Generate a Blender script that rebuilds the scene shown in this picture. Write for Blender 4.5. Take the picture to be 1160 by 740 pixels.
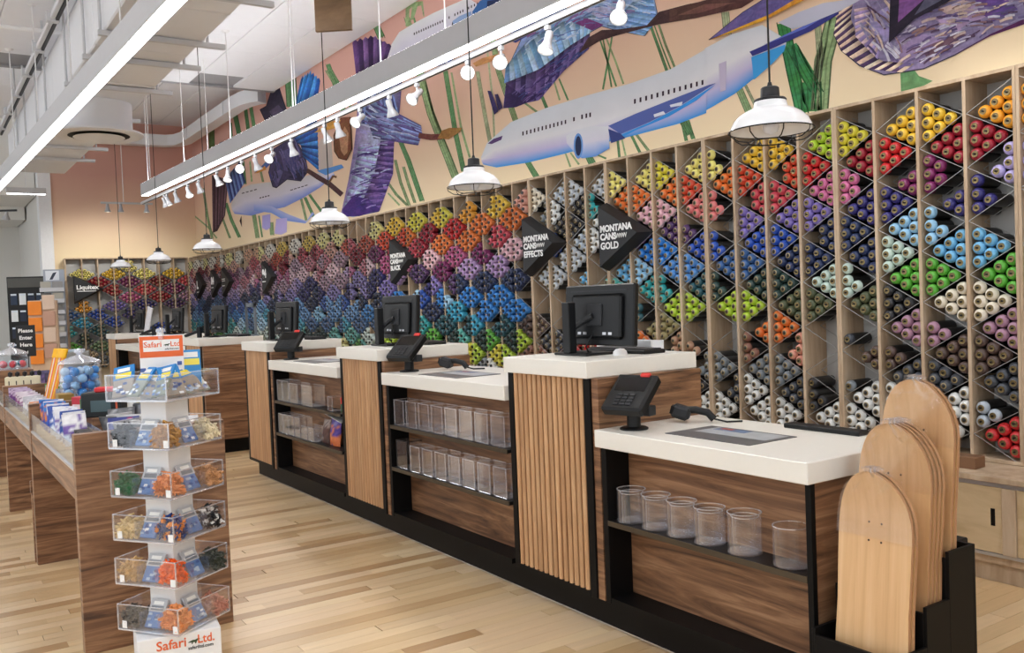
import bpy, bmesh, math, random
from mathutils import Vector, Matrix

for _o in list(bpy.data.objects):
    bpy.data.objects.remove(_o)
S = bpy.context.scene
COL = S.collection
R = math.radians

# ------------------------------------------------------------------ camera
F_PX = 1022.77
CAM = Vector((2.2405, -4.4088, 1.404))
YAW, PITCH, ROLL = R(56.3435), R(-1.7796), R(2.2777)
_f = Vector((-math.sin(YAW), math.cos(YAW), 0))
_r = Vector((math.cos(YAW), math.sin(YAW), 0))
_u = Vector((0, 0, 1))
FWD = _f * math.cos(PITCH) + _u * math.sin(PITCH)
UPV = _u * math.cos(PITCH) - _f * math.sin(PITCH)
CX = _r * math.cos(ROLL) - UPV * math.sin(ROLL)
CY = _r * math.sin(ROLL) + UPV * math.cos(ROLL)
cd = bpy.data.cameras.new('camera')
cd.sensor_width = 36.0
cd.lens = F_PX / 1160 * 36.0
cd.clip_start, cd.clip_end = 0.05, 100
cam = bpy.data.objects.new('camera', cd)
COL.objects.link(cam)
cam.matrix_world = Matrix(((CX.x, CY.x, -FWD.x, CAM.x), (CX.y, CY.y, -FWD.y, CAM.y), (CX.z, CY.z, -FWD.z, CAM.z), (0, 0, 0, 1)))
S.camera = cam

# ------------------------------------------------------------------ light and exposure
W = bpy.data.worlds.new('world')
S.world = W
W.use_nodes = True
_bg = W.node_tree.nodes['Background']
_bg.inputs[0].default_value = (0.90, 0.95, 1.0, 1)     # overcast daylight through the open shop front behind the camera
_bg.inputs[1].default_value = 1.3
S.view_settings.view_transform = 'Standard'
S.view_settings.look = 'None'
S.view_settings.gamma = 1
S.view_settings.use_curve_mapping = False
S.view_settings.exposure = 0.06
S.cycles.transparent_max_bounces = 32
LINEAR_EMIT = 13.0
LINEAR_UP = 19.0  # strength of the glow added on top of the linear lights
SPOT_WATT = 24.0

# ------------------------------------------------------------------ helpers
def ray(x, y):
    a, b = (x - 580) / F_PX, (370 - y) / F_PX
    return FWD + CX * a + CY * b
def onX(x, y, X):
    d = ray(x, y); return CAM + d * ((X - CAM.x) / d.x)
def onY(x, y, Y):
    d = ray(x, y); return CAM + d * ((Y - CAM.y) / d.y)
def onZ(x, y, Z):
    d = ray(x, y); return CAM + d * ((Z - CAM.z) / d.z)
def proj(p):
    v = Vector(p) - CAM; z = v.dot(FWD)
    return 580 + F_PX * v.dot(CX) / z, 370 - F_PX * v.dot(CY) / z, z
def lin(c):
    return tuple(((x / 255) / 12.92 if x / 255 <= 0.04045 else ((x / 255 + 0.055) / 1.055) ** 2.4) for x in c[:3])

class MB:
    """collects faces for one mesh object"""
    def __init__(s):
        s.v = []; s.f = []; s.c = []; s.m = []; s.col = (1, 1, 1); s.mi = 0; s.hascol = False
    def color(s, c):
        s.col = lin(c); s.hascol = True; return s
    def add(s, vs, fs, cols=None):
        n = len(s.v); s.v += [tuple(p) for p in vs]
        for f in fs:
            s.f.append([n + i for i in f]); s.m.append(s.mi)
            s.c.append([cols[i] for i in f] if cols else [s.col] * len(f))
        return s
    def box(s, x0, x1, y0, y1, z0, z1, M=None):
        vs = [Vector((x, y, z)) for z in (z0, z1) for y in (y0, y1) for x in (x0, x1)]
        if M is not None: vs = [M @ v for v in vs]
        return s.add(vs, [(0, 2, 3, 1), (4, 5, 7, 6), (0, 1, 5, 4), (2, 6, 7, 3), (0, 4, 6, 2), (1, 3, 7, 5)])
    def bbox(s, x0, x1, y0, y1, z0, z1, b=.004, M=None):
        """box with chamfered edges"""
        xs, ys, zs = (x0, x1), (y0, y1), (z0, z1); vs = []; idx = {}
        for i in (0, 1):
            for j in (0, 1):
                for k in (0, 1):
                    sx, sy, sz = 1 - 2 * i, 1 - 2 * j, 1 - 2 * k
                    for a, p in enumerate([(xs[i], ys[j] + sy * b, zs[k] + sz * b), (xs[i] + sx * b, ys[j], zs[k] + sz * b), (xs[i] + sx * b, ys[j] + sy * b, zs[k])]):
                        idx[i, j, k, a] = len(vs); vs.append(Vector(p))
        fs = []
        for i in (0, 1): fs.append([idx[i, j, k, 0] for j, k in ((0, 0), (0, 1), (1, 1), (1, 0))][::1 if i == 0 else -1])
        for j in (0, 1): fs.append([idx[i, j, k, 1] for i, k in ((0, 0), (1, 0), (1, 1), (0, 1))][::1 if j == 0 else -1])
        for k in (0, 1): fs.append([idx[i, j, k, 2] for i, j in ((0, 0), (0, 1), (1, 1), (1, 0))][::1 if k == 0 else -1])
        for i in (0, 1):
            for j in (0, 1): fs.append([idx[i, j, 0, 0], idx[i, j, 1, 0], idx[i, j, 1, 1], idx[i, j, 0, 1]])
            for k in (0, 1): fs.append([idx[i, 0, k, 0], idx[i, 1, k, 0], idx[i, 1, k, 2], idx[i, 0, k, 2]])
        for j in (0, 1):
            for k in (0, 1): fs.append([idx[0, j, k, 1], idx[1, j, k, 1], idx[1, j, k, 2], idx[0, j, k, 2]])
        for i in (0, 1):
            for j in (0, 1):
                for k in (0, 1): fs.append([idx[i, j, k, a] for a in range(3)])
        if M is not None: vs = [M @ v for v in vs]
        return s.add(vs, fs)
    def lathe(s, prof, seg=24, M=None, cap0=False, cap1=False):
        vs = []; fs = []
        for r, z in prof:
            for k in range(seg):
                a = 2 * math.pi * k / seg; vs.append(Vector((r * math.cos(a), r * math.sin(a), z)))
        for i in range(len(prof) - 1):
            for k in range(seg):
                k2 = (k + 1) % seg; fs.append((i * seg + k, i * seg + k2, (i + 1) * seg + k2, (i + 1) * seg + k))
        if cap0: fs.append(tuple(range(seg))[::-1])
        if cap1: fs.append(tuple((len(prof) - 1) * seg + k for k in range(seg)))
        if M is not None: vs = [M @ v for v in vs]
        return s.add(vs, fs)
    def tube(s, pts, r, seg=8, caps=True):
        pts = [Vector(p) for p in pts]; vs = []; fs = []
        for i, p in enumerate(pts):
            t = (pts[min(i + 1, len(pts) - 1)] - pts[max(i - 1, 0)]).normalized()
            a = t.orthogonal().normalized() if abs(t.z) < .95 else Vector((1, 0, 0))
            if abs(t.z) < .95: a = t.cross(Vector((0, 0, 1))).normalized()
            b = t.cross(a).normalized(); a = b.cross(t).normalized()
            for k in range(seg):
                q = 2 * math.pi * (k + .5) / seg; vs.append(p + a * (r * math.cos(q)) + b * (r * math.sin(q)))
        for i in range(len(pts) - 1):
            for k in range(seg):
                k2 = (k + 1) % seg; fs.append((i * seg + k, i * seg + k2, (i + 1) * seg + k2, (i + 1) * seg + k))
        if caps:
            fs.append(tuple(range(seg))[::-1]); fs.append(tuple((len(pts) - 1) * seg + k for k in range(seg)))
        return s.add(vs, fs)
    def prism(s, pts, vec):
        """polygon pts extruded along vec"""
        pts = [Vector(p) for p in pts]; vec = Vector(vec); n = len(pts)
        return s.add(pts + [p + vec for p in pts], [tuple(range(n))[::-1], tuple(range(n, 2 * n))] + [(i, (i + 1) % n, n + (i + 1) % n, n + i) for i in range(n)])
    def poly(s, pts):
        return s.add(pts, [tuple(range(len(pts)))])
    def mesh(s, name, mats, smooth=None):
        me = bpy.data.meshes.new(name); me.from_pydata(s.v, [], s.f)
        if not isinstance(mats, (list, tuple)): mats = [mats]
        for m in mats: me.materials.append(m)
        if len(mats) > 1: me.polygons.foreach_set('material_index', s.m)
        if s.hascol:
            at = me.color_attributes.new('Col', 'FLOAT_COLOR', 'CORNER')
            fl = []
            for cs in s.c:
                for c in cs: fl += [c[0], c[1], c[2], 1.0]
            at.data.foreach_set('color', fl)
        me.update()
        bm = bmesh.new(); bm.from_mesh(me); bmesh.ops.recalc_face_normals(bm, faces=bm.faces); bm.to_mesh(me); bm.free()
        if smooth:
            me.polygons.foreach_set('use_smooth', [True] * len(me.polygons)); me.set_sharp_from_angle(angle=R(smooth))
        return me
    def build(s, name, mats, parent=None, smooth=None, loc=None):
        return link(name, s.mesh(name, mats, smooth), parent, loc)

def link(name, me, parent=None, loc=None, rot=None):
    o = bpy.data.objects.new(name, me); COL.objects.link(o)
    if parent is not None: o.parent = parent
    if loc is not None: o.location = loc
    if rot is not None: o.rotation_euler = rot
    return o
def tag(o, label=None, cat=None, group=None, kind=None):
    if label: o['label'] = label
    if cat: o['category'] = cat
    if group: o['group'] = group
    if kind: o['kind'] = kind
    return o
def thing(name, label, cat, loc=(0, 0, 0), rz=0, group=None):
    o = bpy.data.objects.new(name, None); COL.objects.link(o)
    o.empty_display_size = .05; o.location = loc; o.rotation_euler = (0, 0, rz)
    return tag(o, label, cat, group)
def dup(root, loc, rz=None, label=None, skip=()):
    kids = {}
    for o in list(root.children_recursive): kids.setdefault(o.parent, []).append(o)
    def rec(o, par):
        c = o.copy(); COL.objects.link(c); c.parent = par
        for k in kids.get(o, []):
            if k.name.split('.')[0] not in skip: rec(k, c)
        return c
    r = rec(root, None); r.location = loc
    if rz is not None: r.rotation_euler = (0, 0, rz)
    if label: r['label'] = label
    return r
def struct(o): o['kind'] = 'structure'; return o
def rotM(rx=0, ry=0, rz=0, loc=(0, 0, 0)):
    return Matrix.Translation(Vector(loc)) @ Matrix.Rotation(rz, 4, 'Z') @ Matrix.Rotation(ry, 4, 'Y') @ Matrix.Rotation(rx, 4, 'X')
def aimM(loc, d):
    """frame whose local +Z looks along d"""
    return Matrix.Translation(Vector(loc)) @ Vector(d).to_track_quat('Z', 'Y').to_matrix().to_4x4()
def text(s, size, mat, parent, loc, rot, name='lettering', bold=0.0, align='CENTER', spacing=1.0, sx=1.0):
    cu = bpy.data.curves.new(name, 'FONT'); cu.body = s; cu.size = size; cu.extrude = .0008; cu.offset = bold * size
    cu.align_x = align; cu.align_y = 'CENTER'; cu.space_character = spacing; cu.resolution_u = 3
    t = bpy.data.objects.new(name, cu); COL.objects.link(t)
    bpy.context.view_layer.update()
    me = bpy.data.meshes.new_from_object(t.evaluated_get(bpy.context.evaluated_depsgraph_get()))
    bpy.data.objects.remove(t); me.materials.clear(); me.materials.append(mat); me.name = name
    o = link(name, me, parent, loc, rot); o.scale = (sx, 1, 1)
    return o

# ------------------------------------------------------------------ materials
def nodes(name):
    m = bpy.data.materials.new(name); m.use_nodes = True
    nt = m.node_tree; return m, nt, nt.nodes['Principled BSDF']
def pm(name, c, rough=.5, metal=0., var=.06, scale=30., bump=0., spec=.5):
    """plain material with slight procedural variation"""
    m, nt, b = nodes(name); c = lin(c)
    tc = nt.nodes.new('ShaderNodeTexCoord'); n = nt.nodes.new('ShaderNodeTexNoise'); n.inputs['Scale'].default_value = scale
    n.inputs['Detail'].default_value = 3
    nt.links.new(tc.outputs['Object'], n.inputs['Vector'])
    mx = nt.nodes.new('ShaderNodeMix'); mx.data_type = 'RGBA'
    mx.inputs[6].default_value = tuple(x * (1 - var) for x in c) + (1,); mx.inputs[7].default_value = tuple(min(1, x * (1 + var)) for x in c) + (1,)
    nt.links.new(n.outputs['Fac'], mx.inputs[0]); nt.links.new(mx.outputs[2], b.inputs['Base Color'])
    b.inputs['Roughness'].default_value = rough; b.inputs['Metallic'].default_value = metal; b.inputs['Specular IOR Level'].default_value = spec
    if bump:
        bp = nt.nodes.new('ShaderNodeBump'); bp.inputs['Strength'].default_value = bump; bp.inputs['Distance'].default_value = .003
        nt.links.new(n.outputs['Fac'], bp.inputs['Height']); nt.links.new(bp.outputs['Normal'], b.inputs['Normal'])
    return m
def wood(name, dark, mid, light, sc=(1.2, 1.2, 14), rough=.45, dist=1.5, coat=0., tint=0.):
    m, nt, b = nodes(name); N = nt.nodes.new; L = nt.links.new
    tc = N('ShaderNodeTexCoord'); oi = N('ShaderNodeObjectInfo'); mp = N('ShaderNodeMapping'); mp.inputs['Scale'].default_value = sc
    ml = N('ShaderNodeVectorMath'); ml.operation = 'SCALE'; cb = N('ShaderNodeCombineXYZ')
    for k in range(3): L(oi.outputs['Random'], cb.inputs[k])
    L(cb.outputs[0], ml.inputs[0]); ml.inputs['Scale'].default_value = 17.0
    L(tc.outputs['Object'], mp.inputs['Vector']); L(ml.outputs[0], mp.inputs['Location'])
    n = N('ShaderNodeTexNoise'); n.inputs['Scale'].default_value = 1.0; n.inputs['Detail'].default_value = 7; n.inputs['Roughness'].default_value = .62; n.inputs['Distortion'].default_value = dist
    L(mp.outputs[0], n.inputs['Vector'])
    r = N('ShaderNodeValToRGB'); e = r.color_ramp.elements
    e[0].position = .30; e[0].color = lin(dark) + (1,); e[1].position = .72; e[1].color = lin(light) + (1,)
    k = e.new(.5); k.color = lin(mid) + (1,)
    L(n.outputs['Fac'], r.inputs['Fac'])
    out = r.outputs[0]
    if tint:
        hs = N('ShaderNodeHueSaturation'); mr = N('ShaderNodeMapRange'); mr.inputs[3].default_value = 1 - tint; mr.inputs[4].default_value = 1 + tint
        L(oi.outputs['Random'], mr.inputs[0]); L(mr.outputs[0], hs.inputs['Value']); L(out, hs.inputs['Color']); out = hs.outputs[0]
    L(out, b.inputs['Base Color']); b.inputs['Roughness'].default_value = rough
    b.inputs['Coat Weight'].default_value = coat; b.inputs['Coat Roughness'].default_value = .15
    return m
def attr_mat(name, rough=.5, spec=.5, metal=0., src='attr', brush=0., grain=None):
    """colour from the mesh's own colour attribute or from the object's colour"""
    m, nt, b = nodes(name); N = nt.nodes.new; L = nt.links.new
    if src == 'attr':
        a = N('ShaderNodeAttribute'); a.attribute_name = 'Col'; out = a.outputs['Color']
    else:
        a = N('ShaderNodeObjectInfo'); out = a.outputs['Color']
    if brush or grain:
        tc = N('ShaderNodeTexCoord'); mp = N('ShaderNodeMapping'); mp.inputs['Scale'].default_value = grain or (6, 6, 6)
        n = N('ShaderNodeTexNoise'); n.inputs['Scale'].default_value = 1; n.inputs['Detail'].default_value = 5; n.inputs['Distortion'].default_value = .8
        L(tc.outputs['Object'], mp.inputs[0]); L(mp.outputs[0], n.inputs['Vector'])
        mr = N('ShaderNodeMapRange'); mr.inputs[3].default_value = 1 - brush; mr.inputs[4].default_value = 1 + brush
        L(n.outputs['Fac'], mr.inputs[0]); hs = N('ShaderNodeHueSaturation'); L(mr.outputs[0], hs.inputs['Value']); L(out, hs.inputs['Color']); out = hs.outputs[0]
    L(out, b.inputs['Base Color']); b.inputs['Roughness'].default_value = rough; b.inputs['Specular IOR Level'].default_value = spec; b.inputs['Metallic'].default_value = metal
    return m
def emit(name, c, s):
    m, nt, b = nodes(name); b.inputs['Base Color'].default_value = (.9, .9, .9, 1)
    b.inputs['Emission Color'].default_value = lin(c) + (1,); b.inputs['Emission Strength'].default_value = s
    return m
def clear(name, tint=(255, 255, 255), edge=.34, base=.006, rough=.05, haze=0.):
    """thin clear plastic: see-through, with reflections that grow at grazing angles"""
    m, nt, b = nodes(name); N = nt.nodes.new; L = nt.links.new
    nt.nodes.remove(b); out = nt.nodes['Material Output']
    t = N('ShaderNodeBsdfTransparent'); t.inputs[0].default_value = lin(tint) + (1,)
    g = N('ShaderNodeBsdfGlossy'); g.inputs['Roughness'].default_value = rough; g.inputs['Color'].default_value = (.95, .96, 1, 1)
    d = N('ShaderNodeBsdfDiffuse'); d.inputs[0].default_value = (.85, .88, .95, 1)
    lw = N('ShaderNodeLayerWeight'); lw.inputs['Blend'].default_value = .35
    mr = N('ShaderNodeMapRange'); mr.inputs[3].default_value = base; mr.inputs[4].default_value = edge
    L(lw.outputs['Facing'], mr.inputs[0])
    gd = N('ShaderNodeMixShader'); gd.inputs[0].default_value = .12 + haze; L(g.outputs[0], gd.inputs[1]); L(d.outputs[0], gd.inputs[2])
    mx = N('ShaderNodeMixShader'); L(mr.outputs[0], mx.inputs[0]); L(t.outputs[0], mx.inputs[1]); L(gd.outputs[0], mx.inputs[2])
    L(mx.outputs[0], out.inputs['Surface'])
    return m

WALNUT = wood('walnut_laminate', (70, 45, 31), (130, 92, 64), (176, 136, 102), (1.1, 1.1, 15), .42, 2.6)
WALNUT_V = wood('walnut_laminate_vertical', (84, 56, 40), (126, 90, 64), (160, 122, 92), (15, 15, 1.3), .42, 1.2)
OAK = wood('pale_slat_wood', (168, 124, 86), (192, 148, 106), (210, 170, 128), (26, 26, 2), .5, .6, tint=.10)
PLY = wood('birch_plywood', (168, 142, 114), (190, 166, 138), (206, 186, 160), (14, 14, 2.0), .55, .5, tint=.05)
MAPLE = wood('maple_veneer', (196, 152, 104), (212, 170, 122), (222, 184, 138), (30, 14, 1.2), .38, .5, coat=.3, tint=.04)
MAPLE_EDGE = wood('maple_ply_edge', (128, 88, 60), (170, 124, 86), (196, 152, 110), (4, 260, 1.2), .5, .2)
QUARTZ = pm('white_quartz', (236, 233, 224), .3, 0, .02, 60)
BLACK = pm('black_laminate', (13, 12, 12), .5, 0, .15, 20, spec=.16)
BLACKM = pm('black_powder_coated_metal', (18, 18, 19), .45, .0, .1, 40, spec=.35)
BRONZE = pm('bronze_metal_edge', (78, 68, 54), .4, .4, .1, 30)
STEEL = pm('bright_steel', (205, 205, 208), .3, .7, .05, 40)
CHROME = pm('polished_chrome', (220, 222, 226), .18, .9, .03, 20)
WHITE = pm('white_paint', (238, 238, 238), .45, 0, .02, 20)
ENAMEL = pm('white_enamel', (240, 241, 243), .22, 0, .02, 12)
GREYP = pm('grey_painted_metal', (196, 197, 200), .45, 0, .03, 12)
DARKGREY = pm('dark_grey_plastic', (38, 39, 42), .5, 0, .1, 40, spec=.35)
BLKPL = pm('black_plastic', (13, 14, 16), .42, 0, .12, 60, spec=.35)
GLOSSBLK = pm('glossy_black_glass', (14, 15, 18), .12, 0, .1, 10)
RED = pm('red_plastic', (214, 52, 44), .4)
def painted(name):
    """brushed wall paint: the colour laid on each figure, broken up by blotches and fine streaks"""
    m, nt, b = nodes(name); N = nt.nodes.new; L = nt.links.new
    at = N('ShaderNodeAttribute'); at.attribute_name = 'Col'; tc = N('ShaderNodeTexCoord'); out = at.outputs['Color']
    for sc, amp, hue in (((2.6, 2.6, 3.4), .24, .022), ((9, 9, 26), .28, .012), ((40, 40, 14), .16, .0)):
        mp = N('ShaderNodeMapping'); mp.inputs['Scale'].default_value = sc; mp.inputs['Rotation'].default_value = (0, R(28), 0)
        n = N('ShaderNodeTexNoise'); n.inputs['Scale'].default_value = 1; n.inputs['Detail'].default_value = 4; n.inputs['Distortion'].default_value = 1.2
        L(tc.outputs['Object'], mp.inputs[0]); L(mp.outputs[0], n.inputs['Vector'])
        hs = N('ShaderNodeHueSaturation'); mr = N('ShaderNodeMapRange'); mr.inputs[1].default_value = .25; mr.inputs[2].default_value = .75; mr.inputs[3].default_value = 1 - amp; mr.inputs[4].default_value = 1 + amp
        L(n.outputs['Fac'], mr.inputs[0]); L(mr.outputs[0], hs.inputs['Value'])
        if hue:
            m2 = N('ShaderNodeMapRange'); m2.inputs[1].default_value = .3; m2.inputs[2].default_value = .7; m2.inputs[3].default_value = .5 - hue; m2.inputs[4].default_value = .5 + hue; L(n.outputs['Color'], m2.inputs[0]); L(m2.outputs[0], hs.inputs['Hue'])
        L(out, hs.inputs['Color']); out = hs.outputs[0]
    L(out, b.inputs['Base Color']); b.inputs['Roughness'].default_value = .75; b.inputs['Specular IOR Level'].default_value = .25
    return m
PAINT = painted('mural_paint')
PAINT_SOFT = attr_mat('mural_paint_smooth', .75, .25, brush=.05, grain=(4, 4, 7))
VCOL = attr_mat('printed_colour', .5, .4, brush=.05, grain=(40, 40, 40))
VGLOSS = attr_mat('coloured_foil', .3, .5, brush=.1, grain=(60, 60, 60))
ACRYL = clear('clear_acrylic')
ACRYL_EDGE = clear('clear_acrylic_edge', edge=.85, base=.28, haze=.3)
ACRYL_CYL = clear('clear_acrylic_tube', edge=.62, base=.02)
ACRYL_BASE = clear('clear_acrylic_base', edge=.5, base=.06, haze=.1)
GLASS = clear('clear_glass', (250, 253, 255), .5, .02)
FILM = clear('clear_plastic_film', edge=.7, base=.05, rough=.12)
TXTW = pm('white_lettering', (240, 240, 238), .5, 0, .01)

# ================================================================== the setting
YW = 0.215                      # face of the long mural wall
XE = -15.45                     # face of the end wall
ZC1, ZC2, XSTEP = 4.57, 4.90, -10.7
rng = random.Random(4)

# ---- floor: narrow hardwood boards laid across the shop
floor = struct(MB().box(-20, 6, -10, .6, -.12, -.006).build('floor', pm('floor_joint', (120, 92, 62), .6)))
FLOOR_O = attr_mat('hardwood_board', .32, .45, src='obj', brush=.13, grain=(34, 2.2, 1))
FLOOR_A = attr_mat('hardwood_board_far', .32, .45, brush=.13, grain=(34, 2.2, 1))
TONES = [(220, 192, 150), (212, 182, 138), (204, 172, 128), (226, 200, 160), (194, 160, 116), (214, 186, 146), (182, 146, 104), (222, 194, 156)]
boards = []
bw = .078
x = -14.0
while x < 3.2:
    y = -7.0 + rng.uniform(0, .6)
    while y < .2:
        l = rng.choice([.4, .6, .75, .9, 1.1, 1.4]) * rng.uniform(.85, 1.1)
        boards.append((x, x + bw, y, min(y + l, .2), rng.choice(TONES))); y += l
    x += bw
def board_rank(b):
    px, py, d = proj(((b[0] + b[1]) / 2, (b[2] + b[3]) / 2, 0))
    hid = (b[0] + b[1]) / 2 < .45 and -2.0 < (b[2] + b[3]) / 2 < -.9
    return (-(b[3] - b[2]) / d ** 1.6) if (d > .5 and -30 < px < 1180 and py < 760 and not hid) else 1
boards.sort(key=board_rank)
unit = {}
for i, (x0, x1, y0, y1, c) in enumerate(boards[:300]):
    L_ = round(y1 - y0, 2)
    if L_ not in unit: unit[L_] = MB().box(.0008, bw - .0008, .001, L_ - .001, -.006, 0).mesh('floor_board', FLOOR_O)
    o = link('floor_board', unit[L_], floor, (x0, y0, 0)); o.color = lin(c) + (1,)
mb = MB()
for (x0, x1, y0, y1, c) in boards[300:]:
    mb.color(c).box(x0 + .0008, x1 - .0008, y0 + .001, y1 - .001, -.006, 0)
tag(mb.build('floor_boards_beyond', FLOOR_A, floor), kind='stuff')

# ---- ceiling: white fibre panels with open joints, one step up at the far end
CEIL = pm('white_ceiling_panel', (232, 233, 236), .8, 0, .03, 6, .15)
ceiling = struct(MB().box(XSTEP, 6, -10, .6, ZC1 + .03, ZC1 + .16).box(-20, XSTEP, -10, .6, ZC2 + .03, ZC2 + .16).box(XSTEP - .1, XSTEP, -10, .6, ZC1, ZC2 + .03).build('ceiling', pm('ceiling_joint', (150, 150, 152), .8)))
panel = MB().bbox(.004, 1.216, .004, .606, 0, .032, .004).mesh('ceiling_panel', CEIL)
for i in range(15):
    for j in range(15):
        x = XSTEP + i * 1.22 + (.61 if j % 2 else 0); y = .2 - (j + 1) * .61
        if x + 1.2 < 6 and y > -9 and not (x > 1 and y > -1): link('ceiling_panel', panel, ceiling, (x, y, ZC1))
for i in range(7):
    for j in range(8):
        link('ceiling_panel', panel, ceiling, (XSTEP - 1.22 * (i + 1) - .1, .2 - (j + 1) * .61, ZC2))

# ---- walls
def ombre(name):
    """wall painted from warm cream at the rack up to dusty pink at the ceiling"""
    m, nt, b = nodes(name); N = nt.nodes.new; L = nt.links.new
    g = N('ShaderNodeNewGeometry'); sx = N('ShaderNodeSeparateXYZ'); L(g.outputs['Position'], sx.inputs[0])
    n = N('ShaderNodeTexNoise'); n.inputs['Scale'].default_value = .9; n.inputs['Detail'].default_value = 3; L(g.outputs['Position'], n.inputs['Vector'])
    ad = N('ShaderNodeMath'); ad.operation = 'MULTIPLY_ADD'; ad.inputs[1].default_value = .5; L(n.outputs['Fac'], ad.inputs[0]); L(sx.outputs['Z'], ad.inputs[2])
    mr = N('ShaderNodeMapRange'); mr.inputs[1].default_value = 2.6; mr.inputs[2].default_value = 4.7; L(ad.outputs[0], mr.inputs[0])
    r = N('ShaderNodeValToRGB'); e = r.color_ramp.elements
    e[0].color = lin((242, 222, 184)) + (1,); e[1].color = lin((214, 166, 152)) + (1,)
    e[0].position = .05; e[1].position = .75
    k = e.new(.38); k.color = lin((234, 202, 172)) + (1,)
    L(mr.outputs[0], r.inputs[0]); L(r.outputs[0], b.inputs['Base Color']); b.inputs['Roughness'].default_value = .8
    return m
OMBRE = ombre('ombre_wall_paint')
OFFW = pm('off_white_wall', (226, 225, 220), .8, 0, .02, 4)
wall_back = struct(MB().box(-20, 6, YW, YW + .18, 0, 5).build('wall_back', OMBRE))
wall_end = struct(MB().box(XE - .25, XE, -2.24, YW, 0, 5).build('wall_end', OMBRE))
struct(MB().box(XE - .28, XE + .03, -2.44, -2.24, 0, 5).build('trim_1', pm('white_trim', (236, 238, 240), .5)))
struct(MB().box(-19.4, -19.2, -10, -2.2, 0, 5).build('wall_far', OFFW))
struct(MB().box(-19.2, XE - .28, -2.42, -2.24, 0, 5).build('wall_passage', OFFW))
struct(MB().box(-19.2, -17.6, -10, -2.45, 3.3, 5).box(-17.6, XE - .3, -3.3, -2.45, 3.55, 5).build('trim_2', OFFW))
struct(MB().box(-19.2, -19.17, -10, -2.45, 0, .12).build('baseboard_far', WHITE))

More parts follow.
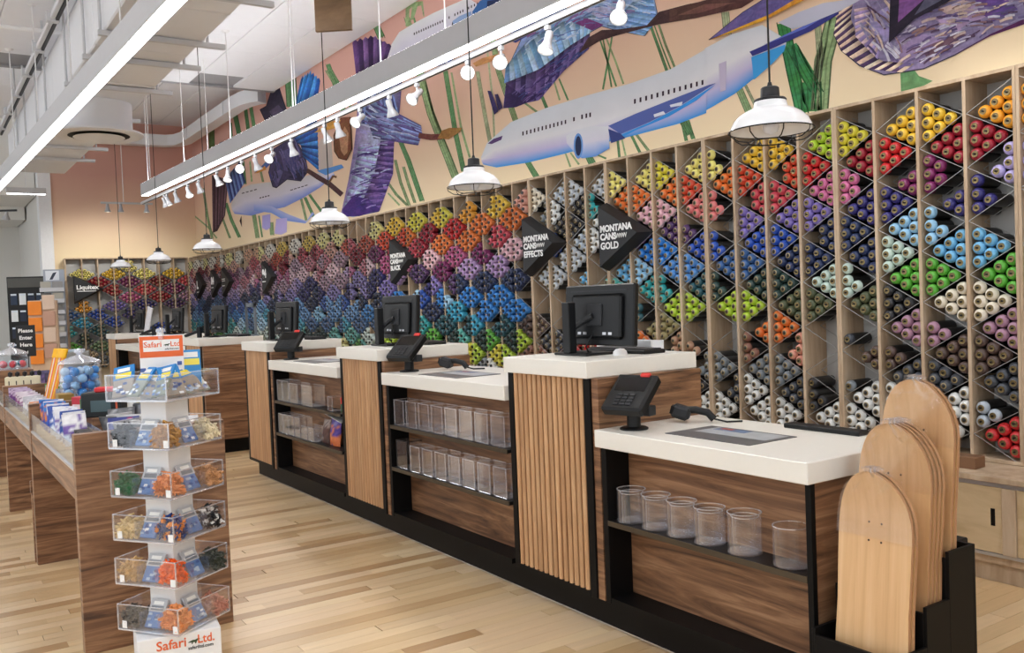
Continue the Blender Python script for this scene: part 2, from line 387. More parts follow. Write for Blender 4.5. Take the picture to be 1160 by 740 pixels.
# ================================================================== the mural
REG = {1: (220, 80, 3.894), 2: (370, 20, 3.218), 3: (530, 0, 3.7), 4: (760, 0, 2.9), 5: (440, 0, 8.22)}
mural = thing('wall_mural', 'painted mural of flying cranes, airplanes and green reeds above the spray can rack', 'mural')
LAY = [0]
def wp(t, x, y):
    ox, oy, s = REG[t]; return onY(ox + x / s, oy + y / s, YW - .0012 - LAY[0] * .0004)
def P(t, *xy): return [(t, x, y) for x, y in xy]
class Art(MB):
    def shape(s, t, pts, c, line=None):
        LAY[0] += .2; s.color(c); s.poly([wp(t, *p) for p in pts])
        if line: s.stroke(t, list(pts) + [pts[0]], line, tuple(x * .45 for x in c))
        return s
    def ribbon(s, rows, cols, stripe=None):
        LAY[0] += .2; s.hascol = True
        vs = [wp(*p) for r in rows for p in r]; n = len(rows[0]); cl = [lin(c) for c in cols for _ in range(n)]
        s.add(vs, [(i * n + k, i * n + k + 1, (i + 1) * n + k + 1, (i + 1) * n + k) for i in range(len(rows) - 1) for k in range(n - 1)], cl); return s
    def fan(s, a, b, n, c1, c2, jag=.0):
        """feathers between a root curve and a tip curve"""
        LAY[0] += .2
        def at(cv, u):
            u *= len(cv) - 1; i = min(int(u), len(cv) - 2); w = u - i
            return (cv[i][0], cv[i][1] + (cv[i + 1][1] - cv[i][1]) * w, cv[i][2] + (cv[i + 1][2] - cv[i][2]) * w)
        for k in range(n):
            u0, u1 = k / n, (k + 1) / n; um = (u0 + u1) / 2
            j = (k * 37 % 11 - 5) * 2.6; c = tuple(min(255, max(0, x + j)) for x in (c1 if k % 2 else c2))
            p0, p1, q0, q1, qm = at(a, u0), at(a, u1), at(b, u0), at(b, u1), at(b, um); pm_ = at(a, um)
            tip = (qm[0], qm[1] + (qm[1] - pm_[1]) * jag, qm[2] + (qm[2] - pm_[2]) * jag)
            s.hascol = True; dk, md, lt = (lin(tuple(min(255, x * f) for x in c)) for f in (.74, 1.0, 1.18))
            m0, m1 = (p0[0], (p0[1] + q0[1]) / 2, (p0[2] + q0[2]) / 2), (p1[0], (p1[1] + q1[1]) / 2, (p1[2] + q1[2]) / 2)
            s.add([wp(*p) for p in (p0, p1, m1, q1, tip, q0, m0)], [(0, 1, 2, 6), (6, 2, 3, 4, 5)], [dk, lin(tuple(x * .6 for x in c)), md, dk, lt, lt, lt])
        return s
    def stroke(s, t, pts, w, c):
        LAY[0] += .1; s.color(c); pts = [Vector((x, y)) for x, y in pts]; l = []; r = []
        for i, p in enumerate(pts):
            d = (pts[min(i + 1, len(pts) - 1)] - pts[max(i - 1, 0)]).normalized(); n = Vector((-d.y, d.x)) * w * (.5 if i else .42)
            l.append(p + n); r.append(p - n)
        for i in range(len(pts) - 1): s.poly([wp(t, *q) for q in (l[i], l[i + 1], r[i + 1], r[i])])
        return s
    def dabs(s, t, pts, n, ln, w, pal, ang, seed=1):
        """loose brush marks scattered inside a painted outline"""
        rd = random.Random(seed); xs = [p[0] for p in pts]; ys = [p[1] for p in pts]; k = 0; tries = 0
        def inside(x, y):
            c = False
            for (x0, y0), (x1, y1) in zip(pts, pts[1:] + pts[:1]):
                if (y0 > y) != (y1 > y) and x < (x1 - x0) * (y - y0) / (y1 - y0) + x0: c = not c
            return c
        while k < n and tries < n * 30:
            tries += 1; x, y = rd.uniform(min(xs), max(xs)), rd.uniform(min(ys), max(ys)); a = R(ang(x, y) if callable(ang) else ang) + rd.uniform(-.25, .25); l = ln * rd.uniform(.6, 1.3)
            q = [(x - math.cos(a) * l / 2, y - math.sin(a) * l / 2), (x + math.sin(a) * l * .06, y - math.cos(a) * l * .06), (x + math.cos(a) * l / 2, y + math.sin(a) * l / 2)]
            if not all(inside(*p) for p in q): continue
            k += 1; s.stroke(t, q, w * rd.uniform(.5, 1.3), rd.choice(pal))
        return s
    def done(s, name, parent=None): return s.build(name, PAINT_SOFT if name.startswith(('airplane', 'tail_', 'wing_tip')) else PAINT, parent or mural) if name != 'brush_marks' else tag(s.build(name, PAINT, parent or mural), kind='stuff')

G1, G2, G3, G4 = (104, 150, 100), (146, 172, 122), (84, 128, 82), (176, 186, 146)
GS = (62, 136, 78)
reeds = [
 (1, [(78, 350), (76, 240)], 26, (96, 116, 70)), (1, [(165, 300), (160, 230)], 12, G3), (1, [(200, 290), (180, 190)], 22, G3), (1, [(240, 275), (226, 165)], 16, G3), (1, [(266, 262), (250, 160)], 16, G1),
 (1, [(432, 160), (424, 20)], 50, G1), (1, [(582, 0), (625, 70)], 12, G2), (1, [(604, 0), (640, 62)], 14, G1), (1, [(648, 150), (658, 186)], 9, G2), (1, [(680, 140), (690, 170)], 9, G2),
 (1, [(40, 520), (58, 640), (80, 740)], 10, G2), (1, [(140, 585), (165, 660), (200, 735)], 14, G1), (1, [(120, 640), (158, 738)], 9, G2), (1, [(0, 640), (60, 690), (100, 740)], 7, G2), (1, [(262, 630), (280, 738)], 18, G2), (1, [(285, 640), (300, 735)], 8, G1),
 (1, [(470, 560), (495, 660)], 10, G2), (1, [(488, 560), (530, 650)], 14, G1), (1, [(508, 548), (562, 622)], 12, G1), (1, [(216, 400), (226, 500)], 10, G1), (1, [(246, 400), (254, 490)], 8, G2), (1, [(292, 440), (304, 490)], 9, G2), (1, [(340, 670), (344, 725)], 18, G2),
 (2, [(4, 170), (30, 240), (60, 340)], 18, G1), (2, [(18, 190), (50, 260), (90, 330)], 8, G2), (2, [(178, 24), (200, 72)], 28, G1), (2, [(292, 0), (302, 30)], 22, G2), (2, [(318, 0), (326, 30)], 8, G1),
 (2, [(336, 190), (380, 350), (470, 582)], 28, G2), (2, [(350, 190), (386, 340), (480, 575)], 7, G3), (2, [(432, 190), (470, 420), (500, 560)], 18, G1), (2, [(455, 200), (490, 400), (522, 510)], 8, G2),
 (2, [(268, 450), (298, 520), (348, 668)], 18, G1), (2, [(250, 520), (270, 600), (302, 684)], 10, G2), (2, [(280, 545), (300, 610), (322, 674)], 10, G2), (2, [(222, 600), (255, 645), (295, 684)], 9, G2), (2, [(224, 640), (266, 684)], 7, G2),
 (3, [(100, 150), (130, 300), (200, 505)], 24, G2), (3, [(40, 300), (75, 500), (112, 690)], 16, G4), (3, [(80, 200), (104, 420), (112, 600)], 8, G4), (3, [(553, 165), (590, 270), (622, 362)], 8, G1), (3, [(604, 155), (585, 270), (566, 375)], 8, G1), (3, [(580, 160), (620, 260), (652, 352)], 8, G2), (3, [(566, 160), (585, 260), (602, 365)], 7, G3),
 (3, [(766, 110), (800, 200), (834, 296)], 12, G1), (3, [(800, 105), (830, 190), (868, 284)], 9, G2), (3, [(782, 108), (815, 200), (850, 290)], 6, G3), (3, [(360, 336), (385, 420)], 8, G2), (3, [(382, 330), (420, 420)], 8, G1), (3, [(304, 390), (332, 456)], 14, G1), (3, [(236, 430), (296, 474)], 10, G2),
 (3, [(248, 676), (290, 745)], 26, G1), (3, [(408, 640), (430, 700)], 8, G2), (3, [(430, 640), (466, 690)], 8, G2), (3, [(500, 645), (522, 686)], 32, G1), (3, [(545, 650), (580, 665)], 8, G1), (3, [(628, 590), (636, 664)], 10, G1), (3, [(646, 585), (662, 656)], 8, G2), (3, [(686, 570), (722, 640)], 12, G1), (3, [(706, 565), (758, 632)], 12, G2), (3, [(898, 510), (916, 590)], 14, G1), (3, [(920, 505), (945, 582)], 18, G1),
 (4, [(368, 76), (400, 230), (432, 372)], 44, G1), (4, [(395, 150), (440, 230), (480, 300)], 46, G1), (4, [(540, 56), (500, 200), (488, 362)], 58, G2), (4, [(480, 50), (490, 180), (470, 360)], 22, G4), (4, [(460, 270), (462, 366)], 70, G1), (4, [(525, 60), (498, 200), (480, 350)], 7, G3), (4, [(420, 160), (462, 240), (480, 350)], 6, G3),
 (4, [(178, 40), (186, 112)], 26, G4), (4, [(222, 290), (256, 366)], 26, G2), (4, [(244, 280), (280, 350)], 10, G4), (4, [(38, 400), (64, 440)], 24, G1)]
for t, pts, w, c in reeds:
    LAY[0] = 0; r_ = Art(); solid = t == 4 and w > 40
    r_.stroke(t, pts, w, GS if solid and c == G1 else c)
    if w >= 9:
        for q in (-.46, -.16, .2, .46): r_.stroke(t, [(x + w * q, y + (2 if i else -2)) for i, (x, y) in enumerate(pts)], max(1.6, w * .09), tuple(x * (.62 if abs(q) > .3 else .8) for x in (GS if solid and c == G1 else c)))
    r_.done('reed')
Art().shape(4, [(754, 240), (800, 230), (815, 250), (860, 266), (830, 282), (756, 302)], G1).done('reed')
Art().shape(5, [(160, 80), (180, 60), (240, 20), (320, 10), (335, 150), (325, 155), (305, 50), (270, 60), (235, 180), (205, 190), (220, 60), (195, 90), (190, 240), (160, 245)], G2).done('reed')

# upper airplane
LAY[0] = 3
a = Art().ribbon([P(5, (-40, 560), (30, 410), (100, 300), (250, 210), (420, 120), (600, 40), (740, -20)), P(5, (-60, 590), (40, 560), (130, 500), (300, 420), (500, 330), (700, 240), (960, 120))], [(222, 224, 226), (204, 200, 220)]).done('airplane')
w = Art()
for k in range(14): w.shape(5, [(236 + k * 21.8, 305 - k * 9.8), (246 + k * 21.8, 301 - k * 9.8), (246 + k * 21.8, 324 - k * 9.8), (236 + k * 21.8, 328 - k * 9.8)], (40, 30, 40))
for q in (560, 614, 640, 664, 688, 742, 768, 796, 824): w.shape(5, [(q, 428 - q * .49), (q + 10, 424 - q * .49), (q + 10, 448 - q * .49), (q, 452 - q * .49)], (40, 30, 40))
w.done('airplane_windows', a)
Art().shape(5, [(780, 110), (850, 10), (900, -20), (1070, -20), (1000, 40), (790, 150)], (56, 100, 160)).shape(5, [(915, 80), (920, 10), (1060, -15), (990, 45)], (34, 46, 84)).done('airplane_wing', a)
Art().shape(5, [(584, 262), (598, 195), (660, 150), (770, 105), (780, 150), (640, 220), (610, 245)], (140, 165, 205)).shape(5, [(584, 262), (596, 200), (612, 240)], (36, 44, 70)).done('airplane_engine', a)
Art().shape(5, [(436, 588), (560, 520), (664, 476), (655, 505), (580, 570), (450, 622)], (84, 96, 150)).done('wing_tip', a)

# long airplane in the middle of the wall
LAY[0] = 3
top = P(3, (55, 660), (80, 600), (180, 512), (330, 452), (500, 400), (680, 350), (850, 290), (999, 205)) + P(4, (110, 160), (200, 112), (300, 82), (377, 128))
mid = P(3, (56, 668), (110, 630), (220, 596), (360, 566), (520, 524), (690, 470), (850, 410), (999, 330)) + P(4, (120, 250), (220, 190), (310, 140), (379, 140))
low = P(3, (58, 676), (130, 660), (240, 640), (380, 610), (540, 572), (700, 524), (860, 474), (999, 405)) + P(4, (120, 305), (220, 245), (310, 188), (377, 150))
bot = P(3, (65, 690), (120, 702), (250, 682), (400, 646), (560, 602), (720, 562), (880, 520), (999, 474)) + P(4, (100, 372), (210, 308), (310, 228), (374, 162))
fill = [(4, -40 + (i - 8) * 0, 0) for i in range(0)]
a = Art().ribbon([top, mid, low, bot], [(216, 222, 230), (228, 228, 232), (196, 188, 222), (50, 146, 222)]).done('airplane')
w = Art()
def win(t, x, y, wd, h, c=(52, 34, 52)): w.shape(t, [(x, y), (x + wd, y - wd * .25), (x + wd, y + h - wd * .25), (x, y + h)], c)
for k in range(12): win(3, 228 + k * 16.2, 552 - k * 4.4, 6, 17)
win(3, 441, 492, 7, 17)
for q in (475, 493, 509): win(3, q, 599 - q * .248, 7, 19)
for k in range(13): win(3, 696 + k * 23.6, 416 - k * 6.6, 8, 20)
w.shape(3, [(83, 602), (108, 582), (146, 569), (140, 586), (100, 604)], (96, 70, 120)).done('airplane_windows', a)
Art().shape(3, [(588, 528), (700, 478), (850, 418), (1010, 356), (1040, 348), (880, 450), (760, 512), (640, 562)], (88, 104, 172)).shape(3, [(640, 566), (760, 514), (880, 452), (1040, 352), (960, 420), (840, 490), (700, 548), (650, 574)], (62, 152, 228)).shape(3, [(778, 480), (820, 466), (828, 478), (782, 492)], (226, 230, 240)).shape(3, [(846, 440), (900, 426), (896, 442), (850, 450)], (226, 230, 240)).shape(3, [(588, 540), (640, 560), (660, 580), (600, 600)], (58, 70, 130)).done('airplane_wing', a)
e = Art().ribbon([P(3, (412, 570), (455, 545), (520, 530), (588, 530)), P(3, (414, 600), (470, 600), (530, 590), (592, 580)), P(3, (446, 640), (478, 664), (536, 656), (594, 622))], [(222, 224, 230), (214, 212, 226), (96, 150, 220)])
for rx, ry, c in ((20, 54, (104, 150, 214)), (13, 42, (34, 44, 78))):
    e.shape(3, [(463 + rx * math.cos(q * math.pi / 8), 612 + ry * math.sin(q * math.pi / 8)) for q in range(16)], c)
e.done('airplane_engine', a)
Art().shape(4, [(264, 188), (376, 146), (372, 168), (330, 212), (280, 256), (272, 262)], (66, 160, 226)).done('tail_cone', a)
Art().shape(4, [(258, 170), (330, 138), (450, 78), (548, 28), (552, 46), (460, 102), (330, 160), (268, 184)], (56, 58, 132)).shape(4, [(300, 150), (450, 78), (548, 28), (440, 94)], (96, 112, 196)).done('tail_wing', a)
Art().shape(4, [(352, 74), (420, 40), (500, 10), (640, -10), (560, 34), (440, 84), (400, 96)], (196, 198, 216)).done('tail_fin', a)
Art().shape(4, [(158, 210), (182, 200), (180, 296), (162, 302)], (200, 190, 214)).done('airplane_door', a)

# small airplane at the far end
LAY[0] = 3
a = Art().ribbon([P(1, (163, 592), (185, 530), (250, 502), (350, 490), (450, 474), (530, 456), (610, 436)), P(1, (166, 612), (220, 580), (300, 566), (380, 550), (470, 522), (545, 496), (614, 452)), P(1, (178, 632), (250, 640), (330, 618), (400, 602), (480, 562), (556, 515), (620, 462))], [(206, 202, 202), (212, 208, 222), (122, 144, 218)]).done('airplane')
Art().shape(1, [(515, 408), (560, 300), (604, 296), (612, 420), (560, 440)], (196, 184, 176)).done('tail_fin', a)
Art().shape(1, [(540, 442), (650, 414), (660, 428), (580, 462)], (92, 146, 212)).done('tail_wing', a)
Art().ribbon([P(1, (262, 590), (340, 598), (420, 636), (496, 664), (520, 624)), P(1, (264, 618), (340, 628), (400, 662), (490, 674), (530, 632))], [(178, 184, 226), (120, 150, 222)]).done('airplane_wing', a)
Art().shape(1, [(300, 640), (336, 632), (336, 694), (318, 704), (300, 694)], (172, 164, 222)).done('airplane_engine', a)
Art().shape(1, [(362, 654), (410, 650), (408, 712), (384, 724), (354, 720)], (188, 176, 228)).done('airplane_engine', a)
w = Art()
for k in range(4): win(1, 210 + k * 18, 540 - k * 5, 12, 4)
for k in range(4): win(1, 288 + k * 12, 560 - k * 3, 8, 5)
for k in range(5): win(1, 424 + k * 16, 526 - k * 5, 12, 4)
w.done('airplane_windows', a)

# cranes at the far end
LAY[0] = 6
c = Art().shape(1, [(346, 512), (328, 450), (352, 345), (440, 290), (490, 380), (502, 446), (470, 488), (410, 480), (362, 518)], (66, 60, 92), 3).shape(1, [(380, 356), (436, 340), (474, 430), (430, 448), (396, 440)], (88, 84, 128)).shape(1, [(346, 480), (372, 430), (392, 446), (366, 512)], (104, 96, 140)).shape(1, [(414, 470), (470, 446), (494, 452), (468, 486)], (44, 42, 70)).done('crane')
Art().fan(P(1, (430, 300), (470, 330), (480, 380)), P(1, (540, 205), (545, 330), (548, 440)), 12, (62, 122, 196), (40, 70, 130), .03).done('feathers', c)
Art().shape(1, [(264, 452), (300, 418), (352, 364), (346, 402), (312, 436)], (70, 100, 160)).shape(1, [(264, 454), (312, 420), (318, 436), (280, 452)], (196, 134, 62)).done('beak', c)
Art().stroke(1, [(498, 440), (545, 470), (596, 500), (652, 548)], 22, (84, 56, 58)).stroke(1, [(590, 500), (612, 466), (628, 470)], 10, (120, 84, 60)).done('leg', c)
Art().shape(1, [(290, 172), (318, 156), (346, 72), (372, 64), (386, 112), (410, 182), (360, 214), (320, 236)], (52, 46, 66), 3).shape(1, [(330, 180), (372, 150), (396, 182), (350, 210)], (84, 76, 100)).done('wing', c)
Art().fan(P(1, (446, 154), (470, 150), (545, 112)), P(1, (470, 40), (510, 14), (556, 46)), 7, (72, 150, 218), (40, 96, 170), .12).done('feathers', c)
c = Art().shape(1, [(78, 462), (150, 480), (136, 640), (102, 708), (82, 716)], (62, 42, 50)).done('crane')
Art().fan(P(1, (80, 470), (146, 486)), P(1, (82, 715), (132, 640)), 9, (58, 38, 46), (96, 70, 84), .02).done('feathers', c)
Art().fan(P(1, (136, 480), (200, 400)), P(1, (158, 586), (226, 490)), 10, (46, 56, 108), (104, 128, 178), .02).done('wing', c)
Art().shape(1, [(98, 340), (112, 318), (130, 312), (132, 330), (112, 346)], (98, 108, 140)).shape(1, [(200, 664), (208, 640), (210, 690)], (60, 36, 46)).done('foot', c)

BC1 = [(346, 512), (328, 450), (352, 345), (440, 290), (490, 380), (502, 446), (470, 488), (410, 480), (362, 518)]
Art().dabs(1, BC1, 45, 46, 6, [(84, 78, 120), (50, 46, 74), (110, 104, 150), (64, 70, 120)], 70, 3).done('brush_marks', mural)
# purple crane left of centre
LAY[0] = 7
c = Art().ribbon([P(2, (112, 280), (110, 380), (100, 470), (80, 590), (52, 716)), P(2, (190, 270), (192, 400), (172, 480), (136, 600), (96, 728)), P(2, (276, 224), (266, 340), (246, 460), (240, 570), (190, 708))], [(138, 118, 166), (172, 180, 208), (88, 74, 124)]).done('crane')
Art().fan(P(2, (116, 470), (100, 560), (60, 700)), P(2, (196, 470), (160, 590), (100, 700)), 22, (150, 140, 196), (178, 200, 228)).fan(P(2, (196, 450), (176, 560), (110, 720)), P(2, (246, 450), (242, 570), (192, 706)), 24, (72, 54, 112), (116, 92, 156)).shape(2, [(56, 700), (96, 650), (150, 660), (196, 700), (120, 724), (64, 726)], (70, 44, 120)).done('wing', c)
Art().fan(P(2, (108, 218), (170, 190), (218, 158)), P(2, (94, 92), (170, 72), (236, 104)), 8, (64, 40, 86), (110, 78, 132), .08).done('wing', c)
Art().fan(P(2, (120, 300), (200, 270), (232, 236)), P(2, (130, 390), (210, 380), (262, 344)), 16, (120, 140, 196), (64, 68, 116)).done('feathers', c)
Art().fan(P(2, (150, 290), (140, 350), (170, 440)), P(2, (342, 392), (346, 420), (332, 466)), 13, (138, 160, 208), (92, 84, 140), .02).done('tail', c)
BC2 = [(112, 290), (190, 280), (250, 350), (330, 400), (320, 450), (200, 440), (110, 440)]
Art().dabs(2, BC2, 60, 44, 6, [(150, 150, 200), (190, 200, 224), (104, 90, 150), (120, 140, 190), (84, 66, 126)], 20, 5).dabs(2, [(100, 470), (190, 440), (240, 460), (235, 570), (190, 690), (60, 710)], 60, 40, 5, [(150, 130, 190), (94, 76, 140), (180, 190, 220), (66, 48, 108)], -12, 6).done('brush_marks', c)
Art().stroke(2, [(335, 430), (380, 436), (420, 434)], 22, (116, 64, 60)).shape(2, [(404, 440), (420, 412), (446, 402), (494, 402), (486, 416), (444, 444)], (164, 122, 66)).done('leg', c)
Art().shape(2, [(28, 486), (26, 430), (52, 366), (86, 362), (92, 480), (72, 520), (44, 512)], (124, 78, 52), 3).shape(2, [(52, 486), (46, 440), (66, 396), (80, 420), (76, 490), (64, 504)], (182, 136, 104)).shape(2, [(-46, 420), (10, 380), (52, 372), (40, 400), (-10, 414)], (200, 148, 70)).done('head', c)

# blue grey crane above the long airplane
LAY[0] = 7
c = Art().shape(3, [(258, 90), (420, 40), (600, -10), (780, -10), (796, 62), (742, 150), (640, 132), (560, 110), (450, 170), (300, 200), (160, 300)], (132, 160, 200), 3).done('crane')
Art().shape(3, [(150, 160), (260, 80), (400, 10), (420, 40), (300, 120), (200, 180)], (58, 72, 120)).fan(P(3, (158, 280), (250, 170), (400, 90), (540, 60)), P(3, (152, 350), (300, 292), (430, 190), (512, 140)), 18, (156, 184, 208), (112, 152, 194)).fan(P(3, (160, 346), (300, 290), (430, 190), (512, 138)), P(3, (148, 452), (300, 420), (400, 300), (508, 204)), 20, (78, 62, 114), (116, 98, 154)).shape(3, [(150, 454), (160, 350), (230, 400), (320, 390), (250, 430), (200, 450)], (60, 46, 96)).done('wing', c)
Art().shape(3, [(420, 84), (500, 76), (570, 104), (520, 128)], (116, 60, 120)).shape(3, [(480, 40), (600, 20), (660, 60), (560, 80)], (170, 170, 204)).fan(P(3, (580, 110), (640, 60), (700, 0)), P(3, (735, 150), (794, 90), (775, -5)), 12, (96, 136, 186), (132, 168, 208)).done('tail', c)
Art().shape(3, [(462, 226), (504, 158), (560, 126), (640, 122), (750, 106), (800, 50), (920, 18), (1010, 0), (1010, 62), (930, 80), (800, 102), (620, 150), (552, 172)], (72, 50, 52)).done('leg', c)
Art().shape(4, [(-5, 32), (130, -4), (280, -4), (232, 26), (80, 60), (-5, 72)], (86, 58, 54)).shape(4, [(20, 50), (110, 14), (210, 8), (90, 44)], (120, 84, 74)).done('leg', c)
BC3 = [(258, 90), (420, 40), (600, -6), (770, -6), (780, 60), (720, 130), (560, 108), (450, 170), (300, 200), (200, 280)]
Art().dabs(3, BC3, 90, 50, 6, [(160, 184, 212), (110, 140, 190), (190, 204, 222), (96, 110, 160), (130, 90, 140)], lambda x, y: -30 if x < 500 else 8, 7).dabs(3, [(160, 450), (170, 350), (300, 300), (430, 200), (505, 150), (500, 210), (400, 300), (300, 415)], 60, 60, 5, [(92, 74, 138), (60, 46, 100), (120, 104, 164), (70, 80, 140)], -35, 8).done('brush_marks', c)
Art().shape(3, [(82, 380), (98, 382), (128, 466), (110, 482)], (62, 52, 100)).shape(3, [(112, 396), (126, 394), (146, 452), (128, 464)], (62, 52, 100)).done('foot', c)
Art().shape(3, [(20, 266), (60, 244), (150, 220), (160, 236), (34, 280)], (206, 152, 98)).done('beak', c)

# big crane at the right
LAY[0] = 7
c = Art().shape(4, [(535, 112), (545, 60), (600, -6), (640, -80), (760, -130), (960, -140), (1200, -90), (1300, -10), (1290, 40), (1160, 78), (1050, 115), (930, 182), (830, 226), (700, 246), (620, 216), (560, 166)], (134, 122, 158), 4).shape(4, [(640, 60), (722, 16), (720, 130), (668, 150)], (160, 150, 198)).shape(4, [(700, 150), (820, 110), (900, 130), (840, 200), (730, 210)], (150, 132, 172)).shape(4, [(820, 160), (950, 106), (980, 120), (910, 166), (846, 196)], (116, 86, 102)).shape(4, [(860, 60), (990, 14), (1060, 40), (940, 106)], (178, 152, 190)).shape(4, [(1000, -6), (1100, -6), (1140, 30), (1060, 70), (1010, 40)], (106, 76, 146)).shape(4, [(880, 30), (960, 0), (1000, 10), (930, 60)], (206, 180, 176)).shape(4, [(930, 182), (1050, 112), (1160, 62), (1160, 80), (1050, 118)], (86, 40, 84)).done('crane')
Art().fan(P(4, (600, 0), (590, 60), (620, 130), (690, 200), (800, 210)), P(4, (552, 30), (534, 110), (562, 168), (640, 226), (760, 238)), 26, (222, 198, 176), (74, 54, 88)).fan(P(4, (660, 20), (650, 90), (690, 160)), P(4, (602, 30), (606, 120), (680, 196)), 16, (146, 128, 176), (196, 172, 176)).done('feathers', c)
BC4 = [(610, 110), (620, 20), (700, -90), (960, -120), (1200, -70), (1260, 10), (1150, 70), (1050, 108), (930, 172), (830, 216), (720, 225), (650, 180)]
Art().dabs(4, BC4, 320, 46, 7, [(150, 142, 176), (176, 168, 194), (116, 102, 146), (206, 184, 170), (146, 112, 112), (96, 82, 124), (200, 196, 212), (88, 66, 92), (186, 164, 160)], lambda x, y: 55 if x < 760 else (-25 if y > 90 else -10), 9).done('brush_marks', c)
Art().shape(4, [(716, 142), (720, -6), (760, -90), (980, -60), (930, -6), (860, 34), (800, 62)], (42, 36, 52)).shape(4, [(746, 74), (750, -6), (836, -6)], (124, 80, 140)).shape(4, [(800, 50), (836, -6), (900, -6)], (90, 88, 110)).done('wing', c)
Art().shape(4, [(124, 131), (236, 40), (310, -6), (420, -60), (480, -40), (300, 62)], (108, 96, 156), 2).shape(4, [(124, 134), (300, 70), (450, -6), (500, -34), (470, -40), (330, 44), (180, 108)], (214, 158, 54)).done('beak', c)

# ================================================================== spray can racks
PIT, EXT, HD = .25, .0119, .266           # column pitch, extra at each joint, diamond height
ZTOP, ZBOT, ZA = 2.414, .500, 2.232       # rack top, rack foot, centre of the first diamond on even uprights
MODW = 4 * PIT + EXT
def post_x(i): return -PIT * i - EXT * (i // 4) - EXT / 2 * ((i % 4) / 4)
ORD = ['first', 'second', 'third', 'fourth', 'fifth', 'sixth', 'seventh', 'eighth', 'ninth', 'tenth', 'eleventh', 'twelfth', 'thirteenth', 'fourteenth', 'fifteenth', 'sixteenth', 'seventeenth', 'eighteenth']
BACKP = pm('grey_rack_back', (186, 186, 184), .7, 0, .03, 5)
RAIL = pm('pale_metal_rail', (168, 168, 166), .35, .4, .04, 30)
FEET = pm('birch_top_edge', (198, 174, 146), .55)
def rail_mesh(w, up, y0):
    """one thin slanted bar that carries a row of cans; local x=0..w"""
    h = HD / 2; z0, z1 = (0, h) if up else (h, 0)
    return MB().prism([(0, y0, z0 - .003), (w, y0, z1 - .003), (w, y0, z1), (0, y0, z0)], (0, .005, 0))
wcol = MODW / 4 - .018
RUP, RDN = [[rail_mesh(wcol, u, y).mesh('shelf_rail', RAIL) for y in (.004, .15)] for u in (True, False)]
POSTM = MB().bbox(-.009, .009, 0, .205, 0, ZTOP - ZBOT - .036, .0012).mesh('upright', PLY)
SIDEM = MB().bbox(-.008, .008, 0, .205, 0, ZTOP - ZBOT - .036, .0012).mesh('upright', PLY)
TOPM = MB().bbox(.001, MODW - .001, 0, .21, 0, .018, .0012).mesh('top_board', PLY)
BACKM = MB().box(.002, MODW - .002, .205, .213, 0, ZTOP - ZBOT - .036).mesh('back_panel', BACKP)
ev = lambda k: ZA + HD / 2 - k * HD        # rail vertex heights on even uprights
ov = lambda k: ZA - k * HD                 # on odd uprights
def rack_module(m, far):
    xr = -MODW * m; xl = xr - MODW
    n = 'nearest the right edge' if m == 0 else ('cut off by the right picture edge' if m < 0 else ORD[m] + ' section from the right')
    t = thing('spray_can_rack', 'birch plywood diamond rack holding spray cans, ' + n, 'rack', (xl, 0, ZBOT), group='spray can rack sections along the mural wall')
    link('top_board', TOPM, t, (0, 0, ZTOP - ZBOT - .018)); link('bottom_board', TOPM, t, (0, 0, 0)); link('back_panel', BACKM, t, (0, 0, .018))
    for j in range(5):
        link('upright', SIDEM if j in (0, 4) else POSTM, t, (.0085 if j == 0 else MODW - .0085 if j == 4 else MODW * j / 4, 0, .018))
    jb = MB()
    for j in range(4):                                # column j from the left; left upright has global index 4m+4-j
        gl = 4 * m + 4 - j; xo = MODW * j / 4 + .009
        for k in range(7):
            if gl % 2 == 0: segs = [(RDN, ov(k)), (RUP, ev(k + 1))]     # even on the left: falls to the odd one, then back
            else: segs = [(RUP, ov(k)), (RDN, ev(k + 1))]
            for me, z in [(q, z) for pr, z in segs for q in pr]:
                z = z - ZBOT
                if z < .0: continue
                if far:
                    off = len(jb.v); jb.v += [(v.co.x + xo, v.co.y, v.co.z + z) for v in me.vertices]
                    for p in me.polygons: jb.f.append([off + q for q in p.vertices]); jb.m.append(0); jb.c.append(None)
                else: link('shelf_rail', me, t, (xo, 0, z))
    if far:
        tag(jb.build('shelf_rails', RAIL, t), kind='stuff')
    return t
for m in range(-1, 15): rack_module(m, m > 6)
END_X = -MODW * 14 - MODW
tag(MB().bbox(-15.22, END_X - .004, .0, .02, ZBOT, ZTOP, .002).build('filler_panel', PLY), 'plain birch filler panel in the corner between the two can racks', 'panel')

